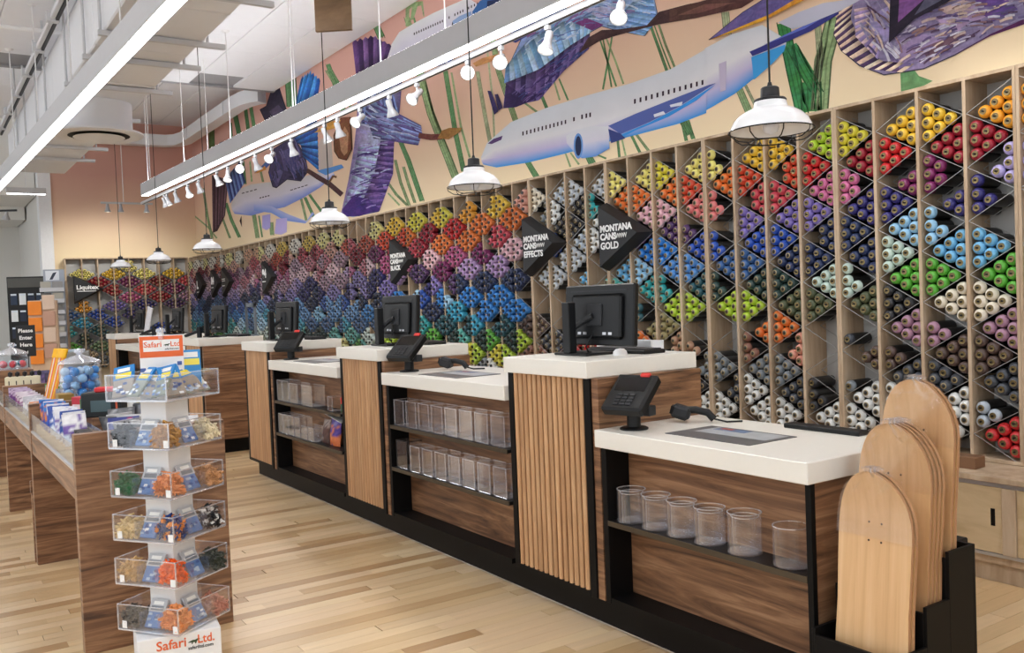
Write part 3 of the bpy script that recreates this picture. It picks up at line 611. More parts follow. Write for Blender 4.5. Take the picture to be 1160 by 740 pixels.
# ---- the cans themselves
C = dict(amber=(232, 160, 46), lav=(178, 168, 216), green=(92, 172, 62), mauve=(168, 128, 150), black=(44, 44, 48), red=(196, 40, 44), crim=(150, 30, 48), indigo=(52, 48, 112),
         sky=(112, 178, 218), cream=(226, 218, 200), dbrown=(86, 68, 62), lgrey=(176, 186, 196), yam=(226, 186, 58), wine=(120, 40, 92), lblue=(150, 196, 226), char=(66, 70, 78), white=(224, 226, 224),
         yellow=(216, 206, 66), mag=(180, 84, 130), mint=(196, 216, 206), dolive=(84, 92, 66), lime=(176, 206, 58), pink=(208, 116, 160), navy=(44, 56, 92), rosr=(196, 70, 84), viol=(128, 112, 182),
         blue=(44, 84, 178), dgreen=(46, 70, 66), orange=(222, 116, 50), ored=(206, 74, 48), steel=(62, 102, 156), brown=(136, 92, 76), coral=(222, 128, 128), dteal=(42, 88, 98), grey=(122, 130, 136),
         dpurp=(82, 54, 100), lb2=(86, 144, 206), tan=(176, 136, 110), palepink=(224, 178, 188), bblue=(44, 126, 206), teal=(48, 158, 160), khaki=(146, 136, 92), pyel=(230, 220, 128), salm=(216, 150, 130),
         silver=(190, 196, 202), cyan=(54, 162, 196), turq=(86, 176, 166), beige=(202, 178, 146), peach=(232, 164, 122), rose=(192, 104, 120), dred=(120, 34, 44), lilac=(172, 140, 190), sage=(120, 146, 112), gold=(198, 156, 82))
CN = dict(amber='amber', lav='lavender', green='green', mauve='mauve', black='black', red='red', crim='crimson', indigo='indigo', sky='sky blue', cream='cream', dbrown='dark brown', lgrey='pale grey', yam='golden yellow', wine='wine purple', lblue='pale blue', char='charcoal', white='white', yellow='yellow', mag='magenta', mint='pale mint', dolive='dark olive', lime='lime', pink='pink', navy='navy', rosr='rose red', viol='violet', blue='blue', dgreen='dark green', orange='orange', ored='orange red', steel='steel blue', brown='brown', coral='coral', dteal='dark teal', grey='grey', dpurp='dark purple', tan='tan')
# colour of the diamond on each upright, from the top; a pair is (left half, right half), None is empty, a number after the name limits the cans in a half
GRID = {
 -2: ['amber', 'red', 'blue', 'green', 'tan', 'char', 'white'], -1: ['orange', 'viol', 'sky', 'green', 'mauve', 'grey'],
 0: ['amber', 'lav:4', None, 'green', 'mauve', 'char', 'red'], 1: ['crim', ('indigo', 'indigo:4'), 'sky', 'cream', 'dbrown', ('white', 'lgrey')],
 2: ['yam', 'wine', 'lblue', 'green', 'mauve', 'char', 'white'], 3: [('crim', 'red'), 'indigo', ('navy', 'mint'), ('dolive', 'black'), ('dbrown', 'dbrown'), 'white'],
 4: [('lime', 'yellow'), ('pink', 'pink'), 'navy', 'mint', (None, 'char:1'), (None, 'grey:1'), 'white'], 5: [('ored', 'red'), 'viol', ('navy', 'navy'), ('dolive', 'dolive'), ('salm:4', None), ('char', 'black:4')],
 6: ['yam', 'rosr', 'blue', 'dgreen', 'orange', ('grey', 'grey'), 'white'], 7: [('orange', 'ored'), (None, 'viol'), 'steel', 'lime', (None, 'brown:4'), ('char:4', 'white')],
 8: ['pyel', 'coral', 'blue', ('dteal', 'dgreen'), None, 'grey', 'white'], 9: [('orange', 'ored'), 'dpurp', 'lb2', 'lime', ('tan:5', 'tan:3'), 'black'],
 10: [('pyel', 'yellow'), 'palepink', 'bblue', 'teal', 'khaki', 'grey', 'char'], 11: ['orange', 'dpurp', ('sky', 'lblue'), (None, 'dteal:2'), ('gold:4', 'orange'), 'white'],
 12: [('silver', 'pyel'), ('white', None), ('crim:4', None), 'turq', 'bblue', 'tan', 'white'], 13: [('black', 'teal:4'), ('lgrey', 'white'), ('sky:3', None), None, 'red', 'white'],
 14: [('lgrey', 'silver'), 'black', 'silver', None, 'char:4', 'red', 'white'], 15: [('grey', 'white'), ('dpurp', 'blue:4'), 'silver', None, 'char', 'tan'],
 16: [('salm', 'cream'), None, None, None, 'dbrown', 'brown', 'red']}
SEQA = [['yam', 'orange', 'yellow', 'amber'], ['orange', 'ored', 'crim', 'red'], ['crim', 'rosr', 'orange', 'dred'], ['pink', 'mag', 'palepink', 'wine'], ['wine', 'dpurp', 'lilac', 'viol'], ['indigo', 'dpurp', 'viol', 'navy'], ['bblue', 'blue', 'sky', 'lblue'],
        ['cyan', 'bblue', 'navy', 'blue'], ['teal', 'turq', 'cyan', 'dteal'], ['green', 'turq', 'dgreen', 'lime'], ['lime', 'green', 'yellow', 'grey'], ['white', 'beige', 'char', 'grey'], ['black', 'white', 'dgreen', 'cream']]
SEQB = [['pyel', 'peach', 'yam', 'cream'], ['ored', 'salm', 'crim', 'rosr'], ['rose', 'crim', 'mauve', 'wine'], ['rose', 'palepink', 'mag', 'lilac'], ['viol', 'lilac', 'indigo', 'mauve'], ['indigo', 'viol', 'steel', 'navy'], ['steel', 'lb2', 'blue', 'navy'],
        ['sky', 'bblue', 'lb2', 'cyan'], ['cyan', 'teal', 'lblue', 'steel'], ['turq', 'mint', 'green', 'dgreen'], ['green', 'pyel', 'sage', 'turq'], ['beige', 'brown', 'grey', 'dgreen'], ['white', 'lgrey', 'char', 'tan']]
CAN_R = .0335
rc = random.Random(11)
def cell_cans(side, full):
    """offsets (dx from the upright, dz from the cell centre) of up to six cans in half a diamond; side -1 left, 1 right"""
    d = .0685; out = []
    for col, n in ((0, 3), (1, 2), (2, 1)):
        for q in range(n):
            out.append((side * (.0095 + CAN_R + .001 + col * d * .866), ((n - 1) / 2 - q) * d - .004, (col, q, n)))
    if full < 6: out.sort(key=lambda t: t[1] + abs(t[0]) * .58); out = out[:full]
    return out
cans = []   # x, z, colour key, column, cell row, slot
for i in range(-2, 61):
    for k in range(7 if i % 2 == 0 else 6):
        zc = (ZA if i % 2 == 0 else ZA - HD / 2) - k * HD; j = 2 * k + (i % 2)
        if i in GRID: c = GRID[i][k] if k < len(GRID[i]) else None
        else:
            sq = SEQA if i < 28 else SEQB; c = (rc.choice(sq[j]), rc.choice(sq[j])) if rc.random() < .35 else rc.choice(sq[j])
            if rc.random() < .03: c = None
        pair = c if isinstance(c, tuple) else (c, c)
        for side, cc in zip((-1, 1), pair):
            if cc is None or (i == 60 and side < 0) or (i == -2 and side > 0): continue
            nm, _, lim = cc.partition(':')
            full = int(lim) if lim else (6 if rc.random() < .86 else rc.choice((3, 4, 5)))
            for dx, dz, slot in cell_cans(side, full):
                cans.append((post_x(i) + dx + rc.uniform(-.001, .001), zc + dz, nm, i if side < 0 else i - 1, j, slot, side))
CANBODY = pm('dark_can_wrap', (50, 48, 46), .35, .3, .2, 8)
CAN_DOME = attr_mat('can_colour', .35, .5, src='obj', brush=.05)
BRASS = pm('brass_valve_cup', (150, 132, 92), .35, .6, .1, 80)
toY = Matrix.Rotation(R(90), 4, 'X')       # local +z of a lathe points to -y (towards the shop)
B0 = MB().lathe([(.0, -.19), (.028, -.19), (CAN_R, -.186), (CAN_R, -.034), (.0325, -.03)], 18, toY).mesh('spray_can', CANBODY, 35)
D0 = MB().lathe([(.0330, -.032), (.0322, -.022), (.0285, -.013), (.022, -.007), (.0165, -.005)], 18, toY).mesh('colour_dome', CAN_DOME, 50)
V0 = MB().lathe([(.0168, -.0055), (.0158, -.001), (.0125, -.0015), (.0105, -.005), (.0, -.005)], 14, toY)
V0 = V0.mesh('valve_cup', BRASS, 30)
N0 = MB().lathe([(.0052, -.006), (.005, .004), (.0, .005)], 8, toY).mesh('valve_stem', BLKPL, 40)
def can_vis(c):
    px, py, d = proj((c[0], 0, c[1]))
    if not (600 < px < 1150 and 0 < py < 700): return None
    if py > 425 and 950 < px < 1092 and (px - 1045) / 60.0 > -1.4: return None
    if px < 985 and py > 462: return None
    return d
rank = sorted([(can_vis(c), n) for n, c in enumerate(cans) if can_vis(c)])
solo = {n for _, n in rank[:300]}
SLOT = {(0, 0): 'top of three beside the upright', (0, 1): 'middle of three beside the upright', (0, 2): 'bottom of three beside the upright', (1, 0): 'upper of the middle pair', (1, 1): 'lower of the middle pair', (2, 0): 'outermost one'}
for n in sorted(solo):
    x, z, nm, col, j, slot, side = cans[n]
    o = link('spray_can', B0, None, (x, .004, z))
    lab = '%s spray can, %s, %s row, %s column' % (CN.get(nm, 'coloured'), SLOT[slot[:2]], ORD[j], ORD[max(col, 0)])
    tag(o, lab + ' from right', 'spray can', 'spray cans in the mural wall rack')
    d = link('colour_dome', D0, o); d.color = lin(C[nm]) + (1,)
    v = link('valve_cup', V0, o); link('valve_stem', N0, v)
CANFAR = attr_mat('can_colour_far', .35, .5, brush=.05)
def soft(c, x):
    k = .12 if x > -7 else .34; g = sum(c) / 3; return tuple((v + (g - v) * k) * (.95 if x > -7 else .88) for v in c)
def tip_can(mb, P0, nm, seg=8):
    """can with a tall coloured cap and a black nozzle, sticking out past the uprights"""
    M = Matrix.Translation(P0 + Vector((0, -.038, 0))) @ toY
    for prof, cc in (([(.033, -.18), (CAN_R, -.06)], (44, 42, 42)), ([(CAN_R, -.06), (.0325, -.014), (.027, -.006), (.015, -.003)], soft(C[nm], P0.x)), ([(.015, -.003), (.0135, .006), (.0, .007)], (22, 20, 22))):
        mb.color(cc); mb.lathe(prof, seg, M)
def far_can(mb, P0, nm, axis, seg=10):
    """lighter can for the far racks; axis 'y' faces -y, 'x' faces +x"""
    for prof, c in (([(.033, -.18), (CAN_R, -.032)], (50, 48, 46)), ([(CAN_R, -.032), (.029, -.014), (.0165, -.005)], C[nm]), ([(.0165, -.005), (.011, -.003)], (150, 132, 92)), ([(.011, -.003), (.0, .003)], (26, 24, 24))):
        mb.color(c); M = Matrix.Translation(P0) @ (toY if axis == 'y' else Matrix.Rotation(R(90), 4, 'Y'))
        mb.lathe(prof, seg, M)
mb = MB()
for n, c in enumerate(cans):
    if n in solo: continue
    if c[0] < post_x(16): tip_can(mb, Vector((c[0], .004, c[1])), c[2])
    else: far_can(mb, Vector((c[0], .004, c[1])), c[2], 'y', 12)
tag(mb.build('spray_cans_beyond', CANFAR, None, 40), 'many spray cans in every colour filling the long rack towards the far end', 'spray cans', kind='stuff')

# ---- rack on the end wall
PE, HE = .268, .285
xe0 = -15.22; ye0 = -2.10
t = thing('spray_can_rack', 'smaller birch diamond can rack on the end wall behind the far counters', 'rack', (xe0, ye0, .5))
WE = 8 * PE - .06
MB().bbox(-.2, 0, 0, WE, 1.9, 1.918, .001).build('top_board', PLY, t); MB().bbox(-.2, 0, 0, WE, 0, .018, .001).build('bottom_board', PLY, t)
MB().box(-.206, -.2, 0, WE, 0, 1.918).build('back_panel', BACKP, t)
for j in range(9):
    y = WE * j / 8; MB().bbox(-.2, 0, y - .009, y + .009, .018, 1.9, .001).build('upright', PLY, t)
EGRID = {1: ['pyel', None, 'amber', 'cyan', 'dgreen', 'beige'], 2: [None, 'crim', None, 'blue', 'dteal', 'sage', 'grey'], 3: ['yam', 'crim', 'viol', 'blue', 'dgreen', 'khaki'], 4: ['pyel', 'wine', 'mag', 'indigo', None, 'dgreen', 'grey'], 5: ['pyel', 'rosr', 'indigo', None, 'green', 'green'], 6: [None, 'dred', 'crim', None, 'blue', 'dgreen', 'turq'], 7: ['yam', 'wine', 'dpurp', None, 'black', 'dolive'], 8: [None, 'rosr', 'mauve', None, None, 'black', 'grey'], 0: [None, None, None, 'steel', 'teal', 'green', 'char']}
mb = MB(); pcw = WE / 8
for j in range(9):
    for k, nm in enumerate(EGRID[j]):
        zc = 2.27 - k * HE - (0 if j % 2 == 0 else HE / 2)
        if nm is None: continue
        for side in (-1, 1):
            if (j == 0 and side < 0) or (j == 8 and side > 0): continue
            for dx, dz, _ in cell_cans(side, 6 if rc.random() < .8 else 4):
                far_can(mb, Vector((xe0 - .004, ye0 + WE * j / 8 + dx * 1.03, zc + dz)), nm, 'x', 8)
tag(mb.build('spray_cans_beyond', CANFAR, None, 40), 'coloured spray cans in the end wall rack behind the far counters', 'spray cans', kind='stuff')
for j in range(8):
    rb = MB()
    for k in range(8):
        za, zb = 2.27 + HE / 2 - k * HE - .5, 2.27 - k * HE - .5
        if j % 2: za, zb = zb, za
        y0, y1 = pcw * j + .009, pcw * (j + 1) - .009
        zn = za - HE if j % 2 == 0 else za
        for (p, q) in ((za, zb), (za - HE if j % 2 == 0 else za, zb if j % 2 == 0 else zb - HE)):
            if min(p, q) < .02 or max(p, q) > 1.9: continue
            rb.prism([(-.008, y0, p - .004), (-.008, y1, q - .004), (-.008, y1, q + .004), (-.008, y0, p + .004)], (.006, 0, 0))
    tag(rb.build('shelf_rails', RAIL, t), kind='stuff')

# ---- black arrow-shaped brand signs fixed on the racks
SIGNB = pm('black_sign_board', (26, 27, 30), .55, 0, .08, 6)
def arrow_sign(label, z, x=None, y=None, lines=(), hgt=.515, wid=.50, depth=.09):
    t = thing('arrow_sign', label, 'sign', (x, -depth - .002, z) if y is None else (x + depth + .002, y, z), 0 if y is None else R(90), group='black arrow signs on the can racks')
    h = hgt / 2; b = .045
    back = [(0, depth, -h), (wid, depth, 0), (0, depth, h)]; fr = [(0, 0, -h + b * .7), (wid - b * 1.7, 0, 0), (0, 0, h - b * .7)]
    MB().add([Vector(p) for p in back + fr], [(0, 1, 2), (5, 4, 3), (0, 3, 4, 1), (1, 4, 5, 2), (2, 5, 3, 0)]).build('board', SIGNB, t)
    for s, size, lx, lz, bold in lines:
        if s == '~':
            g = MB()
            for q in range(5): g.tube([(lx + q * .024, -.002, lz + .012), (lx + q * .024 + .008, -.002, lz - .016), (lx + q * .024 + .02, -.002, lz + .016)], .0035, 4)
            g.build('scribble', TXTW, t)
        elif s == '_': MB().box(lx, lx + size, -.002, 0, lz - .006, lz + .006).build('underline', TXTW, t)
        else: text(s, size, TXTW, t, (lx, -.0012, lz), (R(90), 0, 0), bold=bold, align='LEFT', sx=1.05)
    return t
def montana(w): return [('MONTANA', .066, .018, .052, .045), ('CANS', .066, .018, -.008, .045), ('~', 0, .20, -.006, 0), (w, .07, .018, -.075, .035)]
arrow_sign('black arrow sign reading GOLD above the near monitor', 1.838, post_x(12) + .012, lines=montana('GOLD'))
arrow_sign('black arrow sign reading EFFECTS between white and purple cans', 1.838, post_x(16) + .012, lines=montana('EFFECTS'))
arrow_sign('black arrow sign reading BLACK left of the orange cans', 1.85, post_x(26) + .012, lines=montana('BLACK'))
arrow_sign('black arrow sign with the number 94 in the far half of the rack', 1.852, -10.80, lines=[('94', .16, .03, .05, .06), ('_', .15, .02, -.06, 0)])
arrow_sign('black arrow sign with two white bars, right one of the far cluster', 1.86, -12.85, lines=[('_', .17, .03, .05, 0), ('_', .17, .03, .02, 0), ('_', .15, .03, -.06, 0)])
arrow_sign('black arrow sign with a white number, middle one of the far cluster', 1.86, -13.5, lines=[('84', .16, .03, .04, .06), ('_', .13, .03, -.07, 0)])
arrow_sign('black arrow sign next to the corner filler panel', 1.86, -14.45, lines=[('L', .18, .05, .0, .06), ('_', .12, .05, -.12, 0)])
arrow_sign('black arrow sign with white lettering on the end wall rack', 1.865, xe0, ye0 + .11, lines=[('Liquitex', .105, .03, .03, .03), ('_', .31, .04, -.035, 0)])

# ---- base cabinets under the long rack
YCB = -.324
DOOR = wood('birch_door', (186, 160, 122), (204, 180, 142), (216, 194, 160), (2, 2, 9), .5, .6)
for m in range(-1, 15):
    xl = .09 - MODW / 2 - MODW * m
    n = 'nearest the skateboards' if m == 0 else ('cut off by the right picture edge' if m < 0 else ORD[m] + ' one from the right')
    t = thing('base_cabinet', 'low birch base cabinet under the can rack, ' + n, 'cabinet', (xl, YCB, 0), group='base cabinets under the can rack')
    MB().box(.001, MODW - .001, .03, .52, .09, .47).build('body', PLY, t)
    MB().bbox(.001, MODW - .001, 0, .535, .472, .498, .002).build('worktop', PLY, t)
    MB().box(.001, MODW - .001, .05, .2, 0, .09).build('toe_kick', PLY, t)
    MB().box(.001, MODW - .001, .012, .03, .452, .470).box(.001, MODW - .001, .012, .03, .128, .142).build('door_track', STEEL, t)
    for q in (0, MODW / 2, MODW): MB().bbox(max(q - .03, .001), min(q + .03, MODW - .001), .004, .03, .145, .45, .001).build('stile', PLY, t)
    for q in range(2):
        x0 = .032 + q * MODW / 2; x1 = x0 + MODW / 2 - .064
        d = MB().bbox(x0, x1, .016, .029, .145, .45, .001).build('door', DOOR, t)
        xs = x1 - .055 if q == 0 else x0 + .035
        MB().box(xs, xs + .02, .0145, .0165, .27, .35).build('finger_slot', BLACK, d)
KRAFT = pm('brown_cardboard', (128, 92, 64), .7, 0, .08, 15)
t = thing('cardboard_box', 'small brown cardboard box on the base cabinet behind the skateboards', 'box', (-.21, -.17, .498), R(4))
MB().bbox(-.09, .09, -.05, .05, 0, .055, .002).build('body', KRAFT, t); MB().box(-.0905, .0905, -.006, .006, .0548, .0556).build('lid_seam', pm('lid_tape', (96, 66, 46), .5), t)

# ================================================================== checkout counters
YF, YB = -2.105, -1.471                      # worktop front and back
ZH = 1.131
def tall_counter(label, w=.624):
    """origin: left front corner of the worktop at floor level"""
    t = thing('checkout_counter', label, 'counter', (0, 0, 0), group='tall slatted checkout counters')
    D = YB - YF
    MB().bbox(0, w, 0, D, ZH - .071, ZH, .003).build('worktop', QUARTZ, t)
    MB().box(.006, w - .008, .05, D - .012, .137, ZH - .071).build('body', WALNUT, t)
    MB().bbox(w - .008, w + .034, .03, D - .012, .137, ZH - .0715, .001).build('side_panel', WALNUT, t)
    MB().box(.041, w - .052, .036, .05, .16, ZH - .071).build('slat_backing', pm('slat_backing', (40, 28, 20), .8), t)
    for x0, x1 in ((.003, .041), (w - .052, w - .010)): MB().bbox(x0, x1, .022, .05, .137, ZH - .071, .001).build('corner_trim', BLACK, t)
    MB().box(.041, w - .052, .022, .05, .137, .16).build('bottom_trim', BLACK, t)
    n = 14; a, b = .043, w - .054; sw = (b - a) / n
    for k in range(n):
        x = a + (k + .5) * sw; sl = MB()
        sl.prism([(x - sw * .34, .036, .162), (x - sw * .34, .024, .162), (x - sw * .17, .0185, .162), (x + sw * .17, .0185, .162), (x + sw * .34, .024, .162), (x + sw * .34, .036, .162)], (0, 0, ZH - .071 - .163))
        sl.build('slat', OAK, t, 40)
    return t
T_LAB = ['tall slatted checkout counter with the largest monitor, next to the low end counter', 'tall slatted checkout counter with the second nearest monitor', 'tall slatted checkout counter at the corner of the aisle opening',
         'tall slatted counter just beyond the aisle opening', 'tall slatted counter behind the toy stand header sign', 'farthest tall slatted counter, nearest the end wall']
TX = [-1.307, -3.305, -5.33, -7.30, -9.45, -11.62]
tc0 = tall_counter(T_LAB[0]); tc0.location = (TX[0], YF, 0)
for x, l in zip(TX[1:], T_LAB[1:]): dup(tc0, (x, YF, 0), label=l)

def low_counter(label, x0, x1, ztop, shelves, right_side=False):
    t = thing('packing_counter', label, 'counter', (x0, YF, 0), group='low open-shelf counters')
    w = x1 - x0; D = .60
    MB().bbox(0, w, 0, D, ztop - .071, ztop, .003).build('worktop', QUARTZ, t)
    MB().box(.012, w - .034, .15, D - .01, .16, ztop - .071).build('back_panel', WALNUT, t)
    MB().bbox(.006, .036, .028, .15, .137, ztop - .071, .001).build('side_frame', BLACK, t)
    MB().box(.012, w - .034, .03, D - .01, .137, .16).build('bottom_shelf', BLACK, t)
    if right_side:
        MB().bbox(w - .034, w - .012, .028, .05, .137, ztop - .071, .001).build('side_frame', BLACK, t)
        MB().bbox(w - .034, w - .014, .05, D - .01, .137, ztop - .0715, .001).build('side_panel', WALNUT, t)
    for z in shelves:
        sh = MB().bbox(.036, w - .034, .03, .15, z - .018, z, .001).build('shelf', BLACKM, t)
        MB().box(.036, w - .034, .026, .03, z - .02, z + .001).build('shelf_edge', BRONZE, sh)
    return t
low_counter('low white-topped counter with acrylic cylinders at the near end', -.646, .409, .854, [.48], True)
low_counter('low white-topped counter with two shelves of acrylic boxes', -2.640, -1.311, .995, [.685, .435])
low_counter('low white-topped counter with a purple packet on its lower shelf', -4.665, -3.309, .998, [.685, .435])
low_counter('low white-topped counter beyond the aisle opening', -8.79, -7.305, .998, [.685, .435])
low_counter('farthest low white-topped counter, by the end wall', -10.95, -9.455, .998, [.685, .435])
for a, b, l in ((-5.30, .40, 'long black plinth under the near run of counters'), (-11.6, -6.70, 'black plinth under the far run of counters')):
    t = thing('counter_plinth', l, 'plinth', (a, YF + .09, 0))
    MB().bbox(0, b - a, 0, .44, 0, .136, .003).build('body', BLACK, t)
    MB().box(.01, b - a - .01, -.004, 0, .004, .012).build('floor_strip', CHROME, t)

# ---- monitors on poles, seen from behind
def monitor(label, x, y=-1.885, z=ZH, rz=0., lean=0.):
    t = thing('monitor', label, 'monitor', (x, y, z), rz, group='checkout monitors')
    MB().bbox(-.10, .14, -.02, .16, .0, .012, .004).build('base_plate', BLKPL, t)
    MB().bbox(-.026, .026, -.022, .022, .012, .245, .004).build('pole', BLKPL, t)
    a = MB().tube([(0, .02, .12), (.05, .05, .16), (.10, .062, .18)], .014, 8).build('arm', DARKGREY, t, 40)
    Mr = rotM(R(-4), 0, 0, (.105, .085, .182))
    p = MB().bbox(-.247, .247, .0, .03, -.139, .139, .006, Mr).bbox(-.18, .18, -.016, .002, -.11, .095, .014, Mr).build('casing', BLKPL, t)
    MB().box(-.20, .20, -.0015, .001, .108, .114, Mr).build('vent_slot', DARKGREY, p)
    MB().bbox(-.052, .052, -.022, -.016, -.05, .05, .003, Mr).build('mount_plate', DARKGREY, p)
    for q in (-.11, -.07, .07, .11): MB().box(q - .012, q + .012, -.018, -.0155, -.09, -.078, Mr).build('port', STEEL, p)
    MB().box(-.24, .24, .0295, .031, -.132, .132, Mr).build('screen', GLOSSBLK, p)
    MB().tube([(.09, .065, .10), (.08, .03, .04), (.06, .06, .014), (.02, .11, .013)], .004, 6).build('cable', BLKPL, t, 60)
    return t
m0 = monitor('large black monitor seen from behind on the nearest tall counter', -1.075)
dup(m0, (-3.10, -1.885, ZH), label='black monitor seen from behind above the second card reader')
dup(m0, (-5.20, -1.885, ZH), label='black monitor seen from behind on the corner counter')
dup(m0, (-7.18, -1.885, ZH), label='black monitor seen from behind just beyond the aisle opening')
dup(m0, (-9.25, -1.80, ZH), label='far black monitor seen from behind, beside the slanted white card')
dup(m0, (-11.42, -1.80, ZH), label='farthest black monitor in front of the end wall rack')
for x, n in zip((-.99, -3.0, -5.0, -6.98), ('nearest', 'second', 'corner', 'aisle opening')):
    t = thing('keyboard', 'black keyboard behind the monitor of the %s tall counter' % n, 'keyboard', (x, -1.63, ZH), 0, group='keyboards on the tall counters')
    MB().bbox(-.21, .21, -.065, .065, 0, .018, .004).build('body', BLKPL, t); MB().box(-.195, .195, -.05, .05, .018, .023).build('keys', DARKGREY, t)
    if n != 'aisle opening':
        t = thing('mouse', 'pale mouse beside the keyboard of the %s tall counter' % n, 'mouse', (x + .12, -1.76, ZH), R(20), group='mice on the tall counters')
        MB().lathe([(.0, .03), (.02, .027), (.032, .016), (.036, 0)], 16, Matrix.Diagonal((.8, 1.3, 1, 1))).build('shell', WHITE, t, 60); MB().box(-.002, .002, .01, .025, .024, .03).build('wheel', DARKGREY, t)
t = thing('monitor_tray', 'black bin at the back of the nearest tall counter', 'tray', (-1.09, -1.548, ZH))
MB().box(-.2, .2, -.005, 0, 0, .05).box(-.2, .2, .07, .075, 0, .05).box(-.2, .2, 0, .07, 0, .006).build('tray', WHITE, t)
t = thing('display_stand', 'grey metal stand frame behind the aisle opening monitor', 'frame', (-6.92, -1.53, ZH))
MB().bbox(-.10, -.06, -.01, .01, 0, .33, .002).bbox(.18, .22, -.01, .01, 0, .33, .002).bbox(-.1, .22, -.01, .01, .29, .33, .002).bbox(-.1, .22, -.03, .03, 0, .012, .002).build('frame', pm('slate_grey_metal', (104, 112, 120), .5), t)

# ---- card readers, scanners and printed counter mats
def reader(label, x, y, z, rz):
    t = thing('card_reader', label, 'card reader', (x, y, z), rz, group='card readers on the low counters')
    MB().lathe([(.0, 0), (.058, 0), (.058, .006), (.05, .01), (.028, .012), (.028, .10), (.0, .10)], 20).build('stand', BLKPL, t, 40)
    M = rotM(R(40), 0, 0, (0, -.015, .142))
    b = MB().bbox(-.096, .096, -.10, .10, -.026, .022, .010, M).build('terminal', BLKPL, t)
    MB().box(-.072, .072, .0, .078, .0215, .0228, M).build('display', GLOSSBLK, b)
    k = MB()
    for i in range(4):
        for j in range(3): k.box(-.042 + j * .03, -.018 + j * .03, -.078 + i * .017, -.067 + i * .017, .0215, .025, M)
    k.build('keypad', DARKGREY, b)
    MB().box(-.06, .06, -.0965, -.094, -.008, .0, M).build('card_slot', DARKGREY, b)
    MB().bbox(.018, .062, .078, .100, .012, .030, .004, M).build('privacy_light', RED, b)
    MB().bbox(.045, .095, -.03, .02, .06, .10, .003).build('side_holder', DARKGREY, t)
    return t
reader('black card reader on the near low counter with acrylic cylinders', -.535, -1.985, .854, R(16))
reader('black card reader on the low counter with two shelves of boxes', -2.555, -1.96, .995, R(18))
reader('black card reader on the third low counter', -4.55, -1.96, .998, R(38))
def scanner(label, x, y, z, rz):
    t = thing('barcode_scanner', label, 'scanner', (x, y, z), rz, group='barcode scanners')
    hd = MB().bbox(-.034, .034, -.052, .03, .0, .058, .014, rotM(R(-18), 0, 0, (0, 0, .012))).build('head', DARKGREY, t)
    MB().box(-.024, .024, -.054, -.051, .012, .046, rotM(R(-18), 0, 0, (0, 0, .012))).build('window', GLOSSBLK, hd)
    MB().tube([(0, .01, .05), (0, .06, .052), (0, .11, .04), (0, .135, .012)], .016, 8).build('handle', BLKPL, t, 50)
    MB().tube([(0, .135, .014), (.03, .19, .006), (.0, .25, .005)], .004, 6).build('cable', BLKPL, t, 60)
    return t
scanner('dark hand scanner lying on the near low counter', -.535, -1.72, .854, R(-52))
scanner('dark hand scanner lying on the second low counter', -2.46, -1.76, .995, R(-56))
def counter_mat(label, x0, x1, y0, y1, z):
    t = thing('counter_mat', label, 'mat', (x0, y0, z), group='printed mats on the low counters')
    w, d = x1 - x0, y1 - y0
    s = MB().box(0, w, 0, d, 0, .003).build('sheet', pm('mat_grey', (92, 92, 94), .35, 0, .2, 30), t)
    MB().box(w * .12, w * .95, d * .42, d * .93, .003, .0036).build('picture_band', pm('mat_pale_print', (176, 180, 184), .3, 0, .3, 14), s)
    MB().box(w * .18, w * .55, d * .72, d * .92, .0036, .0042).build('picture_band', pm('mat_blue_print', (96, 116, 150), .3, 0, .4, 26), s)
    MB().box(w * .22, w * .36, d * .80, d * .9, .0042, .0046).build('picture_band', pm('mat_red_print', (178, 74, 58), .3), s)
    return t
counter_mat('dark printed mat on the near low counter', -.354, .068, -1.985, -1.728, .854)
counter_mat('grey printed mat on the second low counter', -2.30, -1.87, -2.035, -1.757, .995)
counter_mat('grey printed mat on the third low counter', -4.30, -3.87, -2.035, -1.757, .998)
t = thing('cash_tray', 'black tray at the back edge of the near low counter', 'tray', (.05, -1.545, .854), 0)
MB().bbox(-.17, .17, -.03, .03, 0, .018, .003).build('tray', BLKPL, t)

# ---- clear acrylic cylinders and boxes on the shelves
def cylinder(label, x, y, z, r, h):
    t = thing('acrylic_cylinder', label, 'container', (x, y, z), group='clear acrylic cylinders on the near counter shelf')
    MB().lathe([(r, .004), (r, h)], 28).build('wall', ACRYL_CYL, t, 60)
    MB().lathe([(.0, .0), (r - .001, .0), (r + .0015, .003), (r + .0005, .008), (.0, .005)], 28).build('base', ACRYL_BASE, t, 60)
    MB().lathe([(r - .002, h - .003), (r + .0012, h - .003), (r + .0012, h), (r - .002, h), (r - .002, h - .003)], 28).build('rim', ACRYL_EDGE, t, 40)
CYL = [(-.535, .0575, .135), (-.390, .0575, .135), (-.248, .0575, .135), (-.105, .0575, .135), (.062, .0595, .145)]
for n, (x, r, h) in enumerate(CYL):
    w = ['leftmost', 'second', 'third', 'fourth', 'widest'][n]
    cylinder('clear acrylic cylinder on the near shelf, %s nested pair, outer one' % w, x, -2.013, .481, r, h)
    cylinder('clear acrylic cylinder on the near shelf, %s nested pair, inner one' % w, x + .004, -2.015, .4865, r - .011, h - .018)
cylinder('single clear acrylic cylinder at the right end of the near shelf', .262, -2.012, .481, .0595, .135)
